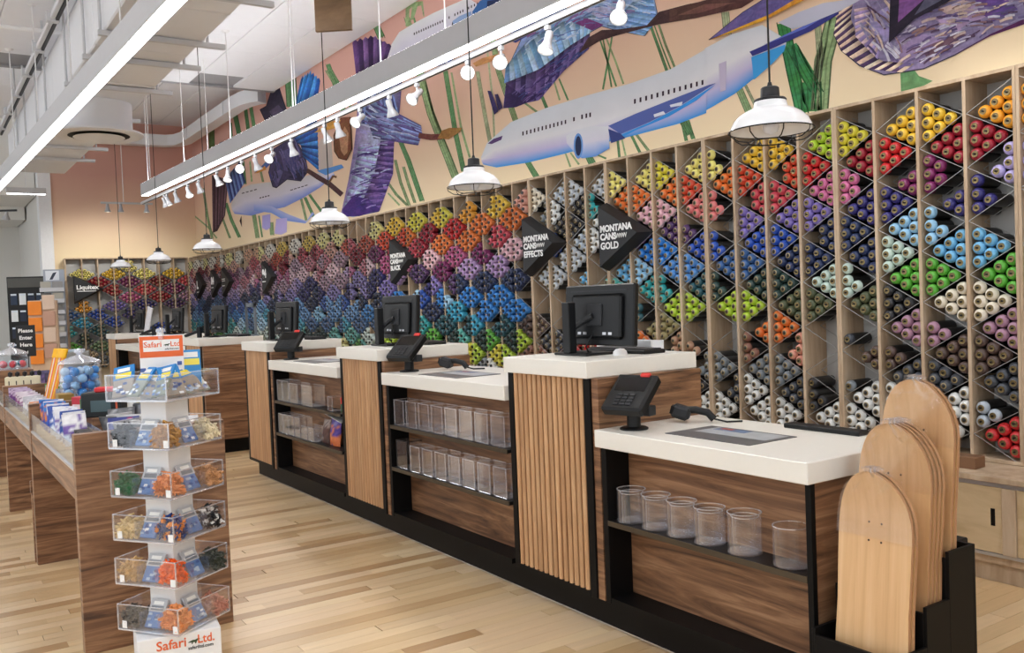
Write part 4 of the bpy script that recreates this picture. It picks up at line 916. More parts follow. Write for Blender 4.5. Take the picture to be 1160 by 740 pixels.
def acr_box(label, x, y, z, w, d, h, rim=None, group='clear acrylic boxes on the counter shelves'):
    t = thing('acrylic_box', label, 'container', (x, y, z), group=group)
    b = .003
    MB().box(-w / 2, w / 2, -d / 2, -d / 2 + b, .003, h).box(-w / 2, w / 2, d / 2 - b, d / 2, .003, h).box(-w / 2, -w / 2 + b, -d / 2 + b, d / 2 - b, .003, h).box(w / 2 - b, w / 2, -d / 2 + b, d / 2 - b, .003, h).build('wall', ACRYL, t)
    MB().bbox(-w / 2, w / 2, -d / 2, d / 2, 0, .006, .002).build('base', ACRYL_BASE, t)
    e = MB()
    for sx in (-1, 1): e.box(sx * w / 2 - .0026, sx * w / 2 + .0026, -d / 2 - .001, -d / 2 + .003, .006, h)
    e.box(-w / 2, w / 2, -d / 2 - .001, -d / 2 + .0025, h - .003, h)
    e.box(-w / 2, w / 2, d / 2 - .0025, d / 2 + .001, h - .003, h)
    for sx in (-1, 1): e.box(sx * w / 2 - .0018, sx * w / 2 + .0018, -d / 2, d / 2, h - .003, h)
    e.build('edge', rim or ACRYL_EDGE, t)
for n in range(8):
    w = ORD[n]
    acr_box('clear acrylic box, %s from left on the upper shelf of the second low counter' % w, -2.505 + n * .152, -2.016, .686, .118, .10, .152)
    if n:
        acr_box('clear acrylic box, %s from left on the lower shelf of the second low counter' % w, -2.475 + n * .148, -2.016, .436, .112, .10, .150)
acr_box('smoky black-rimmed acrylic box at the left end of the lower shelf', -2.495, -2.012, .436, .135, .10, .165, BLACKM)
for n, (x, z, w, h) in enumerate([(-4.55, .686, .10, .16), (-4.42, .686, .13, .16), (-4.25, .686, .17, .15), (-3.98, .686, .20, .15), (-3.55, .686, .08, .10), (-4.56, .436, .09, .15), (-4.45, .436, .10, .15), (-4.33, .436, .11, .15), (-4.20, .436, .10, .15), (-4.06, .436, .11, .10), (-3.93, .436, .11, .10)]):
    acr_box('clear acrylic box, %s from left on the %s shelf of the third low counter' % (ORD[n] if n < 5 else ORD[n - 5], 'upper' if n < 5 else 'lower'), x, -2.015, z, w, .10, h)

PR = random.Random(8)
def pouch(label, x, y, z, w, h, d, cols, rx=0, rz=0, group=None, name='toy_packet', mat=None, puff=1.0):
    """pillow-shaped packet standing on its lower edge; cols from the bottom up"""
    t = thing(name, label, 'packet', (x, y, z), rz, group); M = rotM(rx, 0, 0)
    n = 7; m = 10; vs = []; fs = []; cl = []; mb = MB(); mb.hascol = True
    for s in (-1, 1):
        for j in range(m + 1):
            for i in range(n + 1):
                u, v = i / n, j / m
                p = (math.sin(math.pi * u) ** .6) * max(0, math.sin(math.pi * min(1, v * .84 + .16))) ** .7 if 0 < u < 1 else 0
                vs.append(M @ Vector(((u - .5) * w, s * (d / 2 * p * puff + .0008), v * h)))
                c = cols[min(int(v * len(cols)), len(cols) - 1)]
                if PR.random() < .3: c = PR.choice(cols)
                q = PR.uniform(-14, 14); cl.append(lin(tuple(min(255, max(0, z_ + q)) for z_ in c)))
    k = (n + 1) * (m + 1)
    for s in (0, 1):
        for j in range(m):
            for i in range(n):
                a = s * k + j * (n + 1) + i; fs.append((a, a + 1, a + n + 2, a + n + 1))
    ring = [i for i in range(n + 1)] + [(j) * (n + 1) + n for j in range(1, m + 1)] + [m * (n + 1) + i for i in range(n - 1, -1, -1)] + [j * (n + 1) for j in range(m - 1, 0, -1)]
    for a, b in zip(ring, ring[1:] + ring[:1]): fs.append((a, b, k + b, k + a))
    mb.add(vs, fs, cl); mb.build('pouch', mat or VGLOSS, t, 60)
    MB().color(cols[-1]).box(-w / 2, w / 2, -.0022, .0022, h - .018, h, M).build('header_seal', VCOL, t)
    return t
pouch('purple and orange packet on the lower shelf of the third low counter', -3.62, -2.01, .437, .17, .19, .06, [(210, 110, 60), (214, 120, 66), (90, 60, 150), (70, 50, 150)], R(-6))
pouch('brown packet beside the purple one on the third low counter', -3.78, -2.01, .437, .13, .17, .05, [(70, 44, 40), (86, 54, 46), (150, 130, 120)], R(-6))
t = thing('white_card', 'white card leaning on the lower shelf of the third low counter', 'card', (-3.62, -2.0, .64), 0)
MB().box(-.2, .18, -.04, .03, -.002, .002, rotM(0, R(8), 0)).build('card', WHITE, t)
t = thing('small_bottle', 'small red bottle at the right of the third low counter shelf', 'bottle', (-3.40, -2.03, .686))
MB().lathe([(.0, 0), (.018, 0), (.018, .06), (.008, .075)], 14).build('body', pm('dark_green', (40, 90, 60), .4), t, 40); MB().lathe([(.018, .0601), (.0185, .10), (.0, .11)], 14).build('cap', RED, t, 40)
t = thing('slanted_sign', 'slanted white card sign standing among the far monitors', 'sign', (-9.6, -1.98, ZH), R(20))
MB().box(-.05, .05, -.006, .006, .0, .36, rotM(0, R(20), 0)).build('card', pm('pale_print', (206, 204, 208), .4, 0, .25, 30), t); MB().bbox(-.07, .07, -.05, .05, 0, .02, .004).build('foot', BLKPL, t)
for x, y, l in ((-9.28, -2.0, 'leftmost of the far counter readers beside the slanted sign'), (-7.22, -2.0, 'on the counter beyond the aisle opening')):
    t = thing('handset', 'small black card handset, ' + l, 'card reader', (x, y, ZH), R(-40))
    MB().bbox(-.03, .03, -.09, .07, .036, .066, .008, rotM(R(18), 0, 0)).build('body', BLKPL, t); MB().bbox(-.02, .02, .03, .07, 0, .11, .004).build('cradle', BLKPL, t); MB().box(-.015, .015, -.02, .0, .066, .069, rotM(R(18), 0, 0)).build('button', RED, t)

# ================================================================== skateboard decks in their holder
HX0, HX1 = .425, .735
t = thing('deck_holder', 'black stepped wooden holder for skateboard decks at the counter end', 'holder', (0, 0, 0))
TIER = [(-2.125, -2.005, .345, .035), (-2.005, -1.885, .46, .165), (-1.885, -1.755, .60, .29)]
for y0, y1, zt, zf in TIER:
    MB().bbox(HX1 - .012, HX1, y0, y1, 0, zt, .001).build('side_panel', BLACK, t); MB().bbox(HX0, HX0 + .012, y0, y1, 0, zt, .001).build('side_panel', BLACK, t)
    MB().bbox(HX0 + .012, HX1 - .012, y0, y0 + .012, 0, zt - .02, .001).build('front_panel', BLACK, t)
    MB().box(HX0 + .012, HX1 - .012, y0 + .012, y1, zf - .015, zf).build('step_floor', BLACK, t)
MB().bbox(HX0, HX1, -1.755, -1.743, 0, .6, .001).build('back_panel', BLACK, t)
MB().box(HX1, HX1 + .09, -1.75, -1.62, 0, .006).build('foot_plate', BLACK, t)
def deck_outline(L, wd):
    pts = []; r = wd / 2
    for s, z0, sg in ((1, L - r * 1.35, 1), (-1, r * 1.35, -1)):
        for k in range(13):
            a = math.pi * k / 12; ca, sa = math.cos(a), math.sin(a)
            pts.append((s * r * (abs(ca) ** .8) * (1 if ca >= 0 else -1) * 1.0, z0 + sg * r * 1.35 * (sa ** .9)))
    return pts
def deck_mesh(L=.81, wd=.245):
    """upright deck: outline in x/z, kicked nose and tail, light side concave; front is -y"""
    def kick(z):
        e = max(0, z - (L - .16), .16 - z); return -(e / .16) ** 1.6 * .035 if e > 0 else 0
    rows = 26; f = MB(); vs = []; fs = []; th = .0115; nx = 8; pts = deck_outline(L, wd)
    def half(z):
        r = wd / 2; c = r * 1.5
        q = (L - z) if z > L / 2 else z
        if q >= c: return r * (1 - .03 * ((q - c) / (L / 2 - c)) ** 2)
        s = (c - q) / c; return r * max(0, 1 - s ** 2.1) ** (1 / 2.0)
    for s in (0, 1):
        for j in range(rows + 1):
            tq = j / rows; z = L * (.5 - .5 * math.cos(math.pi * tq)); z = min(max(z, .0006), L - .0006); h = max(half(z), .012)
            for i in range(nx + 1):
                u = i / nx * 2 - 1; x = u * h; vs.append(Vector((x, -kick(z) * -1 * 1.0 + (-.006 * u * u) + s * th, z)))
    k = (rows + 1) * (nx + 1); edge = []
    for s in (0, 1):
        for j in range(rows):
            for i in range(nx):
                a = s * k + j * (nx + 1) + i; fs.append((a, a + 1, a + nx + 2, a + nx + 1))
    f.add(vs, fs)
    ring = [i for i in range(nx + 1)] + [j * (nx + 1) + nx for j in range(1, rows + 1)] + [rows * (nx + 1) + i for i in range(nx - 1, -1, -1)] + [j * (nx + 1) for j in range(rows - 1, 0, -1)]
    f.mi = 1
    n0 = len(f.v); f.add([], [])
    for a, b in zip(ring, ring[1:] + ring[:1]): f.f.append([a, b, k + b, k + a]); f.m.append(1); f.c.append([(1, 1, 1)] * 4)
    return f.mesh('skateboard_deck', [MAPLE, MAPLE_EDGE], 40), half, kick
DECK, half, kick = deck_mesh()
HOLE = MB().lathe([(.0, 0), (.0032, 0), (.0032, .0012), (.0, .0012)], 10, toY).mesh('bolt_hole', pm('dark_hole', (60, 38, 24), .7))
def wrap_mesh():
    """crumpled clear film around the nose of a deck"""
    L = .81; rw = random.Random(3); mb = MB(); vs = []; rows, nx = 16, 14
    for s in (-1, 1):
        for j in range(rows + 1):
            z = L - .20 + (.212) * j / rows; zz = min(z, L - .002); h = max(half(zz), .02) + .004
            for i in range(nx + 1):
                u = i / nx * 2 - 1; y = kick(zz) - .006 * u * u + (-.0055 if s < 0 else .0165)
                a = .0042 * (j / rows) ** 1.3
                vs.append(Vector((u * h + rw.uniform(-a, a), y + rw.uniform(-a, a) * (1.0 if abs(u) < .99 else .3), z + rw.uniform(-a, a))))
    k = (rows + 1) * (nx + 1); fs = [(s * k + j * (nx + 1) + i, s * k + j * (nx + 1) + i + 1, s * k + (j + 1) * (nx + 1) + i + 1, s * k + (j + 1) * (nx + 1) + i) for s in (0, 1) for j in range(rows) for i in range(nx)]
    for i in range(nx): fs.append((rows * (nx + 1) + i, rows * (nx + 1) + i + 1, k + rows * (nx + 1) + i + 1, k + rows * (nx + 1) + i))
    for c in (-1, 1):
        vs += [Vector((c * .05 + rw.uniform(-.03, .03), -.035 + rw.uniform(-.01, .01), L - .05 + rw.uniform(-.03, .03))) for _ in range(3)]; fs.append((len(vs) - 3, len(vs) - 2, len(vs) - 1))
    return mb.add(vs, fs).mesh('plastic_wrap', FILM, 35)
WRAP = wrap_mesh()
def deck(label, x, y, z, lean, rz=0):
    o = link('skateboard_deck', DECK, None, (x, y, z), (lean, 0, rz)); tag(o, label, 'skateboard', 'bare maple skateboard decks')
    for sx in (-.021, .021):
        for dz in (.60, .655, .155, .21): link('bolt_hole', HOLE, o, (sx, -.0004, dz))
    link('plastic_wrap', WRAP, o)
    return o
LEAN = R(-5.5)
for (cx, y, z, n, lab) in ((.597, -2.098, .037, 2, 'front tier'), (.588, -1.982, .167, 4, 'middle tier'), (.592, -1.862, .292, 2, 'tall back tier')):
    for k in range(n):
        w = ['front deck', 'second deck', 'third deck', 'rearmost deck'][k] if n == 4 else ['front deck', 'rear deck'][k]
        deck('bare maple skateboard deck, %s of the %s' % (w, lab), cx + .002 * k, y + k * .018, z, LEAN)
t = thing('floor_crate', 'dark plastic crate half hidden behind the deck holder', 'crate', (.06, -.95, 0))
MB().bbox(-.12, .12, -.14, .14, .30, .34, .004).box(-.02, .02, -.02, .02, 0, .3).bbox(-.12, .12, -.12, .12, 0, .02, .003).build('rack', BLKPL, t)
for q, (dx, cc) in enumerate(((-.10, (196, 92, 70)), (-.02, (150, 120, 90)))):
    tag(MB().color(cc).bbox(.12 + dx - .03, .12 + dx + .03, -1.02, -.90, .342, .37 + q * .02, .004).build('small_carton', VCOL), ['small red', 'small tan'][q] + ' carton in the crate behind the deck holder', 'box')

# ================================================================== ceiling lights, ducts, pendants
ADDED_UP = emit('added_uplight_glow', (250, 252, 255), LINEAR_UP)
TUBE = emit('light_diffuser', (250, 252, 255), LINEAR_EMIT)
CORDW = pm('white_cord', (228, 228, 228), .5)
def linear_light(label, x0, y0, x1, y1, z=3.15, step=1.15, up=True):
    L_ = math.hypot(x1 - x0, y1 - y0); t = thing('linear_light', label, 'ceiling light', (x0, y0, z), math.atan2(y1 - y0, x1 - x0), group='long linear ceiling lights')
    MB().bbox(0, L_, -.055, .055, .004, .18, .003).build('housing', GREYP, t)
    MB().box(.01, L_ - .01, -.045, .045, 0, .004).build('diffuser', TUBE, t)
    if up: MB().box(.01, L_ - .01, -.045, .045, .18, .184).build('added_uplight', ADDED_UP, t)  # added glowing strip that brightens the ceiling
    q = .25
    while q < L_:
        zt = (ZC1 if x0 + q * (x1 - x0) / L_ > XSTEP else ZC2) - z
        if y0 + q * (y1 - y0) / L_ > -3.12 and y0 < -3: zt = 3.60 - z
        c = MB().tube([(q, 0, .18), (q + .0, .0, zt)], .006, 6).build('hanging_cord', CORDW, t, 50)
        MB().lathe([(.0, -.02), (.03, -.02), (.05, 0), (.0, 0)], 12, Matrix.Translation((q, 0, zt - .001))).build('ceiling_rose', CORDW, c, 50)
        q += step * 1.6
    return t
def at_light(xa, ya, xb, yb, x): return ya + (yb - ya) * (x - xa) / (xb - xa)
linear_light('long white linear ceiling light in front of the mural', -12.03, -1.40, 4.0, at_light(-12.03, -1.40, -2.03, -1.06, 4.0))
linear_light('long white linear ceiling light beside the air duct at upper left', -11.98, -3.34, 4.0, at_light(-11.98, -3.34, -2.99, -3.07, 4.0), up=False)
linear_light('added unseen linear ceiling light left of the picture edge', -17.5, -5.6, 4.0, -5.1)  # unseen row, added to light the shop
linear_light('added unseen linear ceiling light far left beyond the picture edge', -17.5, -7.8, 4.0, -7.3)  # another unseen row added for illumination
t = thing('linear_light', 'short white linear light across the end of the duct side light', 'ceiling light', (-12.2, -3.2, 3.15), R(90))
MB().bbox(0, .5, -.04, .04, .004, .09, .003).build('housing', GREYP, t); MB().box(.01, .49, -.03, .03, 0, .004).build('diffuser', TUBE, t); MB().tube([(.25, 0, .09), (.25, 0, 3.6 - 3.15)], .006, 6).build('hanging_cord', CORDW, t)

# ---- track with spot lamps
TZ = 3.12
ta, tb = Vector((-12.9, -1.265, TZ)), Vector((3.0, -.82, TZ))
t = thing('light_track', 'pale grey lighting track carrying the spot lamps', 'track', ta, math.atan2(tb.y - ta.y, tb.x - ta.x))
TL = (tb - ta).length
MB().bbox(0, TL, -.018, .018, 0, .04, .002).build('rail', GREYP, t); MB().box(.02, TL - .02, -.006, .006, -.002, .001).build('groove', DARKGREY, t)
for q in range(6): MB().tube([(.6 + q * 2.9, 0, .04), (.6 + q * 2.9, 0, (ZC1 if ta.x + .6 + q * 2.9 > XSTEP else ZC2) - TZ)], .005, 6).build('hanging_rod', CORDW, t)
BULB = emit('spot_bulb', (255, 252, 244), 3.5)
WARMW = pm('white_lamp_metal', (176, 177, 180), .4)
SP_PX = [(166, 228), (186, 227), (196, 223), (206, 217), (222, 212), (235, 203), (252, 198), (261, 191), (287, 185), (301, 177), (330, 168), (352, 151), (382, 146), (403, 135), (437, 121), (470, 108), (529, 84), (565, 68), (626, 47), (703, 12)]
GLOW = {7: (.75, -.55, -.25), 9: (.5, -.6, -.55), 13: (.3, -.75, -.6), 15: (.2, -.75, -.65), 16: (.78, -.55, -.25), 17: (.6, -.55, -.5), 18: (.05, -.35, -.95), 19: (.35, -.5, -.8), 3: (.5, .1, -.9), 6: (.3, -.2, -.9)}
def spot(label, x, d, k):
    y = ta.y + (tb.y - ta.y) * (x - ta.x) / (tb.x - ta.x)
    t = thing('spot_lamp', label, 'spot lamp', (x, y, TZ - .003), 0, 'spot lamps on the track'); d = Vector(d).normalized()
    MB().bbox(-.02, .02, -.014, .014, -.03, 0, .003).tube([(0, 0, -.028), (0, 0, -.07)], .008, 8).build('bracket', WARMW, t, 40)
    M = aimM(Vector((0, 0, -.085)) - d * .03, d)
    b = MB().lathe([(.0, -.02), (.022, -.02), (.026, .0), (.024, .045), (.034, .075), (.05, .105), (.052, .12), (.048, .12), (.046, .108)], 20, M).build('shade', WARMW, t, 40)
    MB().lathe([(.0, .117), (.03, .114), (.046, .107)], 20, M).build('bulb', BULB, b, 60)
    ld = bpy.data.lights.new('spot_light', 'SPOT'); ld.energy = SPOT_WATT; ld.spot_size = R(75); ld.spot_blend = .7; ld.shadow_soft_size = .045; ld.color = (1, .96, .9)
    lo = bpy.data.objects.new('spot_light', ld); COL.objects.link(lo); lo.parent = t
    lo.matrix_local = aimM(Vector((0, 0, -.085)) + d * .10, -d)
for k, (px, py) in enumerate(SP_PX):
    X = onZ(px, py, TZ - .10).x
    spot('white spot lamp on the track, %s from the far left end' % (ORD + ['nineteenth', 'twentieth'])[k], X, GLOW.get(k, (.12 if k % 2 else -.1, .35, -1)), k)
for k, x in enumerate((-.3, 1.1)):
    spot('white spot lamp on the near track end above the picture, %s' % ('left one', 'right one')[k], x, (.1, .6, -.8), 30 + k)
t = thing('light_track', 'short track in front of the end wall with one lamp and two added ones', 'track', (-13.6, -1.75, 3.2), R(90))
MB().bbox(0, .8, -.015, .015, 0, .03, .002).build('rail', GREYP, t)
MB().tube([(.35, 0, .03), (.35, 0, ZC2 - 3.2)], .006, 6).build('hanging_rod', CORDW, t); MB().lathe([(.02, 0), (.03, -.08), (.05, -.13), (.0, -.12)], 14, Matrix.Translation((.3, 0, 0))).build('lamp_head', WARMW, t, 40)
for q in (.1, .3, .7):  # outer two are added to brighten the end wall rack
    ld = bpy.data.lights.new('spot_light', 'SPOT'); ld.energy = SPOT_WATT * 3.2; ld.spot_size = R(95); ld.spot_blend = .8; ld.shadow_soft_size = .045; ld.color = (1, .96, .9)
    lo = bpy.data.objects.new('spot_light', ld); COL.objects.link(lo); lo.parent = t; lo.matrix_local = aimM((q, -.02, -.12), (0, -.85, .55))
    if q != .3: MB().lathe([(.02, 0), (.03, -.08), (.05, -.13), (.0, -.12)], 14, Matrix.Translation((q, 0, 0))).build('lamp_head', WARMW, t, 40)  # heads of the two added lamps
t = thing('light_track', 'dark track with small lamps at the far left', 'track', (-14.2, -4.1, 3.05), R(62))
MB().bbox(0, 1.3, -.015, .015, 0, .03, .002).build('rail', DARKGREY, t); MB().tube([(.9, 0, .03), (.9, 0, ZC2 - 3.05)], .006, 6).build('hanging_rod', CORDW, t)
for q in (.15, .55, .8, 1.15):
    h = MB().lathe([(.02, 0), (.03, -.06), (.06, -.12)], 14, rotM(R(25), R(20), 0, (q, 0, 0))).build('lamp_head', WARMW, t, 40); MB().lathe([(.0, -.115), (.055, -.118)], 14, rotM(R(25), R(20), 0, (q, 0, 0))).build('bulb', BULB, h)

# ---- pendants over the low counters
def pendant(label, c, zc):
    t = thing('pendant_lamp', label, 'pendant lamp', c, 0, 'white barn pendants over the counters')
    k = .145 / .145
    sh = MB().lathe([(.143, .002), (.145, .004), (.141, .018), (.130, .040), (.110, .060), (.086, .074), (.066, .082), (.060, .088), (.056, .106), (.050, .110)], 40)
    sh.lathe([(.143, .002), (.137, .016), (.126, .038), (.106, .057), (.084, .070), (.06, .079), (.0, .082)], 40)
    sh = sh.build('shade', ENAMEL, t, 50)
    MB().lathe([(.0, .108), (.056, .106), (.058, .110), (.054, .116), (.036, .121), (.034, .124), (.032, .154), (.028, .158), (.010, .162), (.006, .176), (.0, .178)], 28).build('cap', DARKGREY, t, 35)
    MB().tube([(0, 0, .17), (0, 0, zc - c[2])], .0038, 8).build('cord', BLKPL, t, 60)
    MB().lathe([(.0, -.002), (.03, -.002), (.05, .012), (.05, .03), (.0, .03)], 20, Matrix.Translation((0, 0, zc - c[2] - .031))).build('ceiling_rose', WHITE, t, 40)
    g = MB()
    for z, r in ((.003, .150), (-.036, .082)): g.tube([(r * math.cos(a * math.pi / 20), r * math.sin(a * math.pi / 20), z) for a in range(41)], .0024, 6, False)
    for q in range(8):
        a = q * math.pi / 4 + .2; ca, sa = math.cos(a), math.sin(a)
        g.tube([(.150 * ca, .150 * sa, .003), (.146 * ca, .146 * sa, -.014), (.118 * ca, .118 * sa, -.032), (.082 * ca, .082 * sa, -.036)], .0022, 6)
    g.build('wire_guard', BLKPL, t, 60)
    MB().lathe([(.0, -.012), (.022, -.004), (.030, .016), (.024, .04), (.013, .056), (.013, .08)], 18).build('bulb', pm('frosted_bulb', (226, 230, 240), .3), t, 60)
PEND = [((873.5, 149), 'large white barn pendant with wire guard over the near low counter'), ((537.7, 212.5), 'white barn pendant over the second low counter'), ((374, 253), 'white barn pendant over the third low counter'),
        ((235, 283), 'fourth white barn pendant, beyond the aisle opening'), ((180, 295.5), 'fifth white barn pendant, in front of the end wall rack'), ((137, 303), 'farthest white barn pendant, left of the others')]
for (px, py), l in PEND:
    p = onY(px, py, -1.80); pendant(l, (p.x, p.y, p.z), ZC1 if p.x > XSTEP else ZC2)

# ---- air duct with strap hangers and a round outlet
DUCT = pm('white_painted_duct', (222, 223, 226), .5, 0, .03, 3)
DY0, DY1, DZ0, DZ1 = -3.05, -2.30, 3.60, 4.16
t = thing('air_duct', 'long rectangular white air duct under the ceiling at upper left', 'duct', (-13.2, DY0, DZ0))
q = 0
while q < 17:
    MB().bbox(q + .004, q + 1.236, 0, DY1 - DY0, 0, DZ1 - DZ0, .012).build('duct_section', DUCT, t); q += 1.24
MB().lathe([(.33, 0), (.33, -.30)], 40, Matrix.Translation((5.2, .38, 0))).build('outlet_neck', DUCT, t, 60)
dd = MB().lathe([(.33, -.30), (.43, -.305), (.435, -.325), (.40, -.345), (.34, -.335), (.30, -.33)], 44, Matrix.Translation((5.2, .38, 0))).build('round_outlet', DUCT, t, 40)
MB().lathe([(.30, -.332), (.0, -.332)], 40, Matrix.Translation((5.2, .38, 0))).build('outlet_opening', BLACK, dd); MB().lathe([(.0, -.38), (.16, -.365), (.25, -.348), (.24, -.343), (.0, -.343)], 40, Matrix.Translation((5.2, .38, 0))).build('outlet_cone', DUCT, dd, 40)
for k, x in enumerate((-3.0, -4.1, -5.3, -6.05, -7.1, -8.6, -9.4, -10.6, -11.6)):
    t = thing('duct_hanger', 'white strap hanger around the air duct, %s from the near end' % ORD[k], 'hanger', (x, (DY0 + DY1) / 2, DZ0), 0, 'strap hangers of the air duct')
    w = (DY1 - DY0) / 2 + .03
    MB().bbox(-.02, .02, -w - .02, w + .14, -.05, -.008, .002).build('cross_bar', GREYP, t)
    for sy in (-1, 1): MB().tube([(0, sy * w, -.03), (0, sy * w, ZC1 - DZ0 if x > XSTEP else ZC2 - DZ0)], .012, 8).build('hanger_rod', GREYP, t, 60)
t = thing('cable_tray', 'thin dark and white cable tray along the air duct', 'cable tray', (-13.0, DY0 - .12, DZ1 - .05))
MB().bbox(0, 16.5, -.04, .0, 0, .05, .004).build('rail', GREYP, t); MB().bbox(0, 16.5, .005, .03, -.01, .03, .002).build('cable_bundle', DARKGREY, t)
for q in range(14): MB().bbox(.5 + q * 1.1, .58 + q * 1.1, -.07, .04, -.02, .07, .004).build('clamp', GREYP, t)
# slim white pipes that cross under the ceiling
for k, (x, y0, y1) in enumerate(((-2.6, -2.2, -1.2), (-4.6, -2.2, -1.6), (-6.3, -2.2, -1.75), (-8.2, -2.2, -1.7))):
    t = thing('sprinkler_pipe', 'slim white sprinkler pipe under the ceiling, %s from the near end' % ORD[k], 'pipe', (x, y0, 4.35), 0, 'sprinkler pipes')
    MB().tube([(0, -3.0, 0), (0, y1 - y0, 0)], .022, 10).build('pipe', WHITE, t, 60); MB().tube([(0, y1 - y0, -.002), (0, y1 - y0, .22)], .018, 8).build('riser', WHITE, t, 60); MB().lathe([(.0, -.07), (.025, -.07), (.012, -.03), (.03, 0)], 12, Matrix.Translation((0, y1 - y0 - .05, -.01))).build('sprinkler_head', STEEL, t, 40)
# white soffit duct that turns the corner
pa = [Vector((XE + .3, -2.3, 4.45)), Vector((XE + .3, -.35, 4.45)), Vector((XE + .45, -.15, 4.45)), Vector((XE + .75, -.08, 4.45)), Vector((-11.55, -.08, 4.45)), Vector((-11.25, -.05, 4.45)), Vector((-11.05, .02, 4.45)), Vector((-10.95, .09, 4.45))]
t = thing('corner_duct', 'white flat duct turning the corner high on the mural wall', 'duct', (0, 0, 0)); mb = MB(); vs = []
for i, p in enumerate(pa):
    d = (pa[min(i + 1, len(pa) - 1)] - pa[max(i - 1, 0)]).normalized(); n = Vector((d.y, -d.x, 0)) * .10
    vs += [p + n, p + n + Vector((0, 0, .2)), p - n + Vector((0, 0, .2)), p - n]
mb.add(vs, [(i * 4 + k, i * 4 + (k + 1) % 4, i * 4 + 4 + (k + 1) % 4, i * 4 + 4 + k) for i in range(len(pa) - 1) for k in range(4)] + [(0, 1, 2, 3), tuple(len(vs) - 4 + q for q in range(4))])
mb.build('duct_run', DUCT, t, 50)
for x in (-14.2, -13.0, -12.0): MB().box(x - .012, x + .012, -.187, -.18, 4.448, 4.652).build('joint_band', GREYP, t)
# brown hanging panel near the ceiling
p0, p1 = onX(358, 0, -2.6), onX(397, 38, -2.6)
t = thing('hanging_sign', 'brown panel hanging from the ceiling at the top of the picture', 'sign', (-2.6, (p0.y + p1.y) / 2, p1.z), R(-38))
wd = .105
MB().bbox(-.012, .012, -wd, wd, 0, .55, .002).build('panel', wood('bronze_panel', (98, 74, 48), (118, 90, 60), (140, 110, 78), (3, 3, 8), .35, .4), t)
for s in (-1, 1): MB().tube([(0, s * .08, .55), (0, s * .08, max(.56, 3.6 - p1.z))], .003, 6).build('wire', STEEL, t)

# ================================================================== toy stand with tiered acrylic trays
SX, SY = -1.45, -3.598
ORG = pm('orange_print', (232, 104, 44), .4)
PALE = pm('white_card', (240, 240, 240), .5, 0, .02)
DINO = pm('dark_green_print', (52, 74, 48), .5)
t = thing('toy_stand', 'white floor stand with six clear trays of tiny toys and an orange header sign', 'display stand', (SX, SY, 0), R(35))
BASEM = rotM(0, 0, R(-43))
MB().bbox(-.15, .15, -.15, .15, 0, .183, .003, BASEM).build('base', WHITE, t)
MB().bbox(-.062, .062, -.062, .062, .183, 1.155, .002).build('column', WHITE, t)
TRZ = [1.075, .893, .708, .541, .372, .195]
s_ = .145; hh = .098
for z in TRZ:
    tr = MB().bbox(-s_, s_, -s_, s_, z - .004, z, .001).build('tray', ACRYL_EDGE, t)
    w = MB(); b = .003
    w.box(-s_, s_, -s_, -s_ + b, z, z + hh).box(-s_, s_, s_ - b, s_, z, z + hh).box(-s_, -s_ + b, -s_ + b, s_ - b, z, z + hh).box(s_ - b, s_, -s_ + b, s_ - b, z, z + hh)
    w.build('tray_wall', ACRYL, tr)
    e = MB()
    for sx in (-1, 1):
        for sy in (-1, 1): e.box(sx * s_ - .0022, sx * s_ + .0022, sy * s_ - .0022, sy * s_ + .0022, z, z + hh)
    for sg in (-1, 1): e.box(-s_, s_, sg * s_ - .002, sg * s_ + .002, z + hh - .003, z + hh).box(sg * s_ - .002, sg * s_ + .002, -s_, s_, z + hh - .003, z + hh).box(-s_, s_, sg * s_ - .0022, sg * s_ + .0022, z - .004, z + .002).box(sg * s_ - .0022, sg * s_ + .0022, -s_, s_, z - .004, z + .002)
    e.build('tray_edge', ACRYL_EDGE, tr)
    if z < 1:
        MB().box(-.045, -.042, -s_ + b, -.063, z, z + .07).box(.042, .045, -s_ + b, -.063, z, z + .07).box(.063, s_ - b, -.045, -.042, z, z + .07).box(.063, s_ - b, .042, .045, z, z + .07).build('divider', ACRYL, tr)
        for (x, y) in ((-.112, -s_ - .003), (.132, -s_ - .003)): MB().box(x - .011, x + .011, y, y + .001, z + .006, z + .034).build('price_tag', PALE, tr)
# base print
def base_text(s, size, mat, y, z, bold=0., sx=1.0):
    o = text(s, size, mat, t, (0, 0, 0), (0, 0, 0), bold=bold, align='LEFT', sx=sx)
    o.matrix_local = BASEM @ Matrix.Translation((.1515, y, z)) @ Matrix.Rotation(R(90), 4, 'Z') @ Matrix.Rotation(R(90), 4, 'X') @ Matrix.Diagonal((sx, 1, 1, 1)); return o
def dino(par, M, k):
    """small lizard-like emblem between the words"""
    pts = [(-.036, .002), (-.02, .010), (-.006, .014), (.008, .013), (.018, .018), (.030, .020), (.036, .014), (.026, .010), (.018, .004), (.012, -.010), (.006, -.010), (.006, -.001), (-.006, -.001), (-.008, -.010), (-.014, -.010), (-.014, .001), (-.024, .0)]
    MB().prism([M @ Vector((.0, x * k, z * k)) for x, z in pts], M.to_3x3() @ Vector((.0008, 0, 0))).build('emblem', DINO, par)
base_text('Safari', .050, ORG, -.085, .148, .012)
base_text('Ltd.', .046, ORG, .062, .150, .012, .9)
base_text('safariltd.com', .018, BLKPL, .028, .122, .01)
dino(t, BASEM @ Matrix.Translation((.1512, .050, .143)), .62)
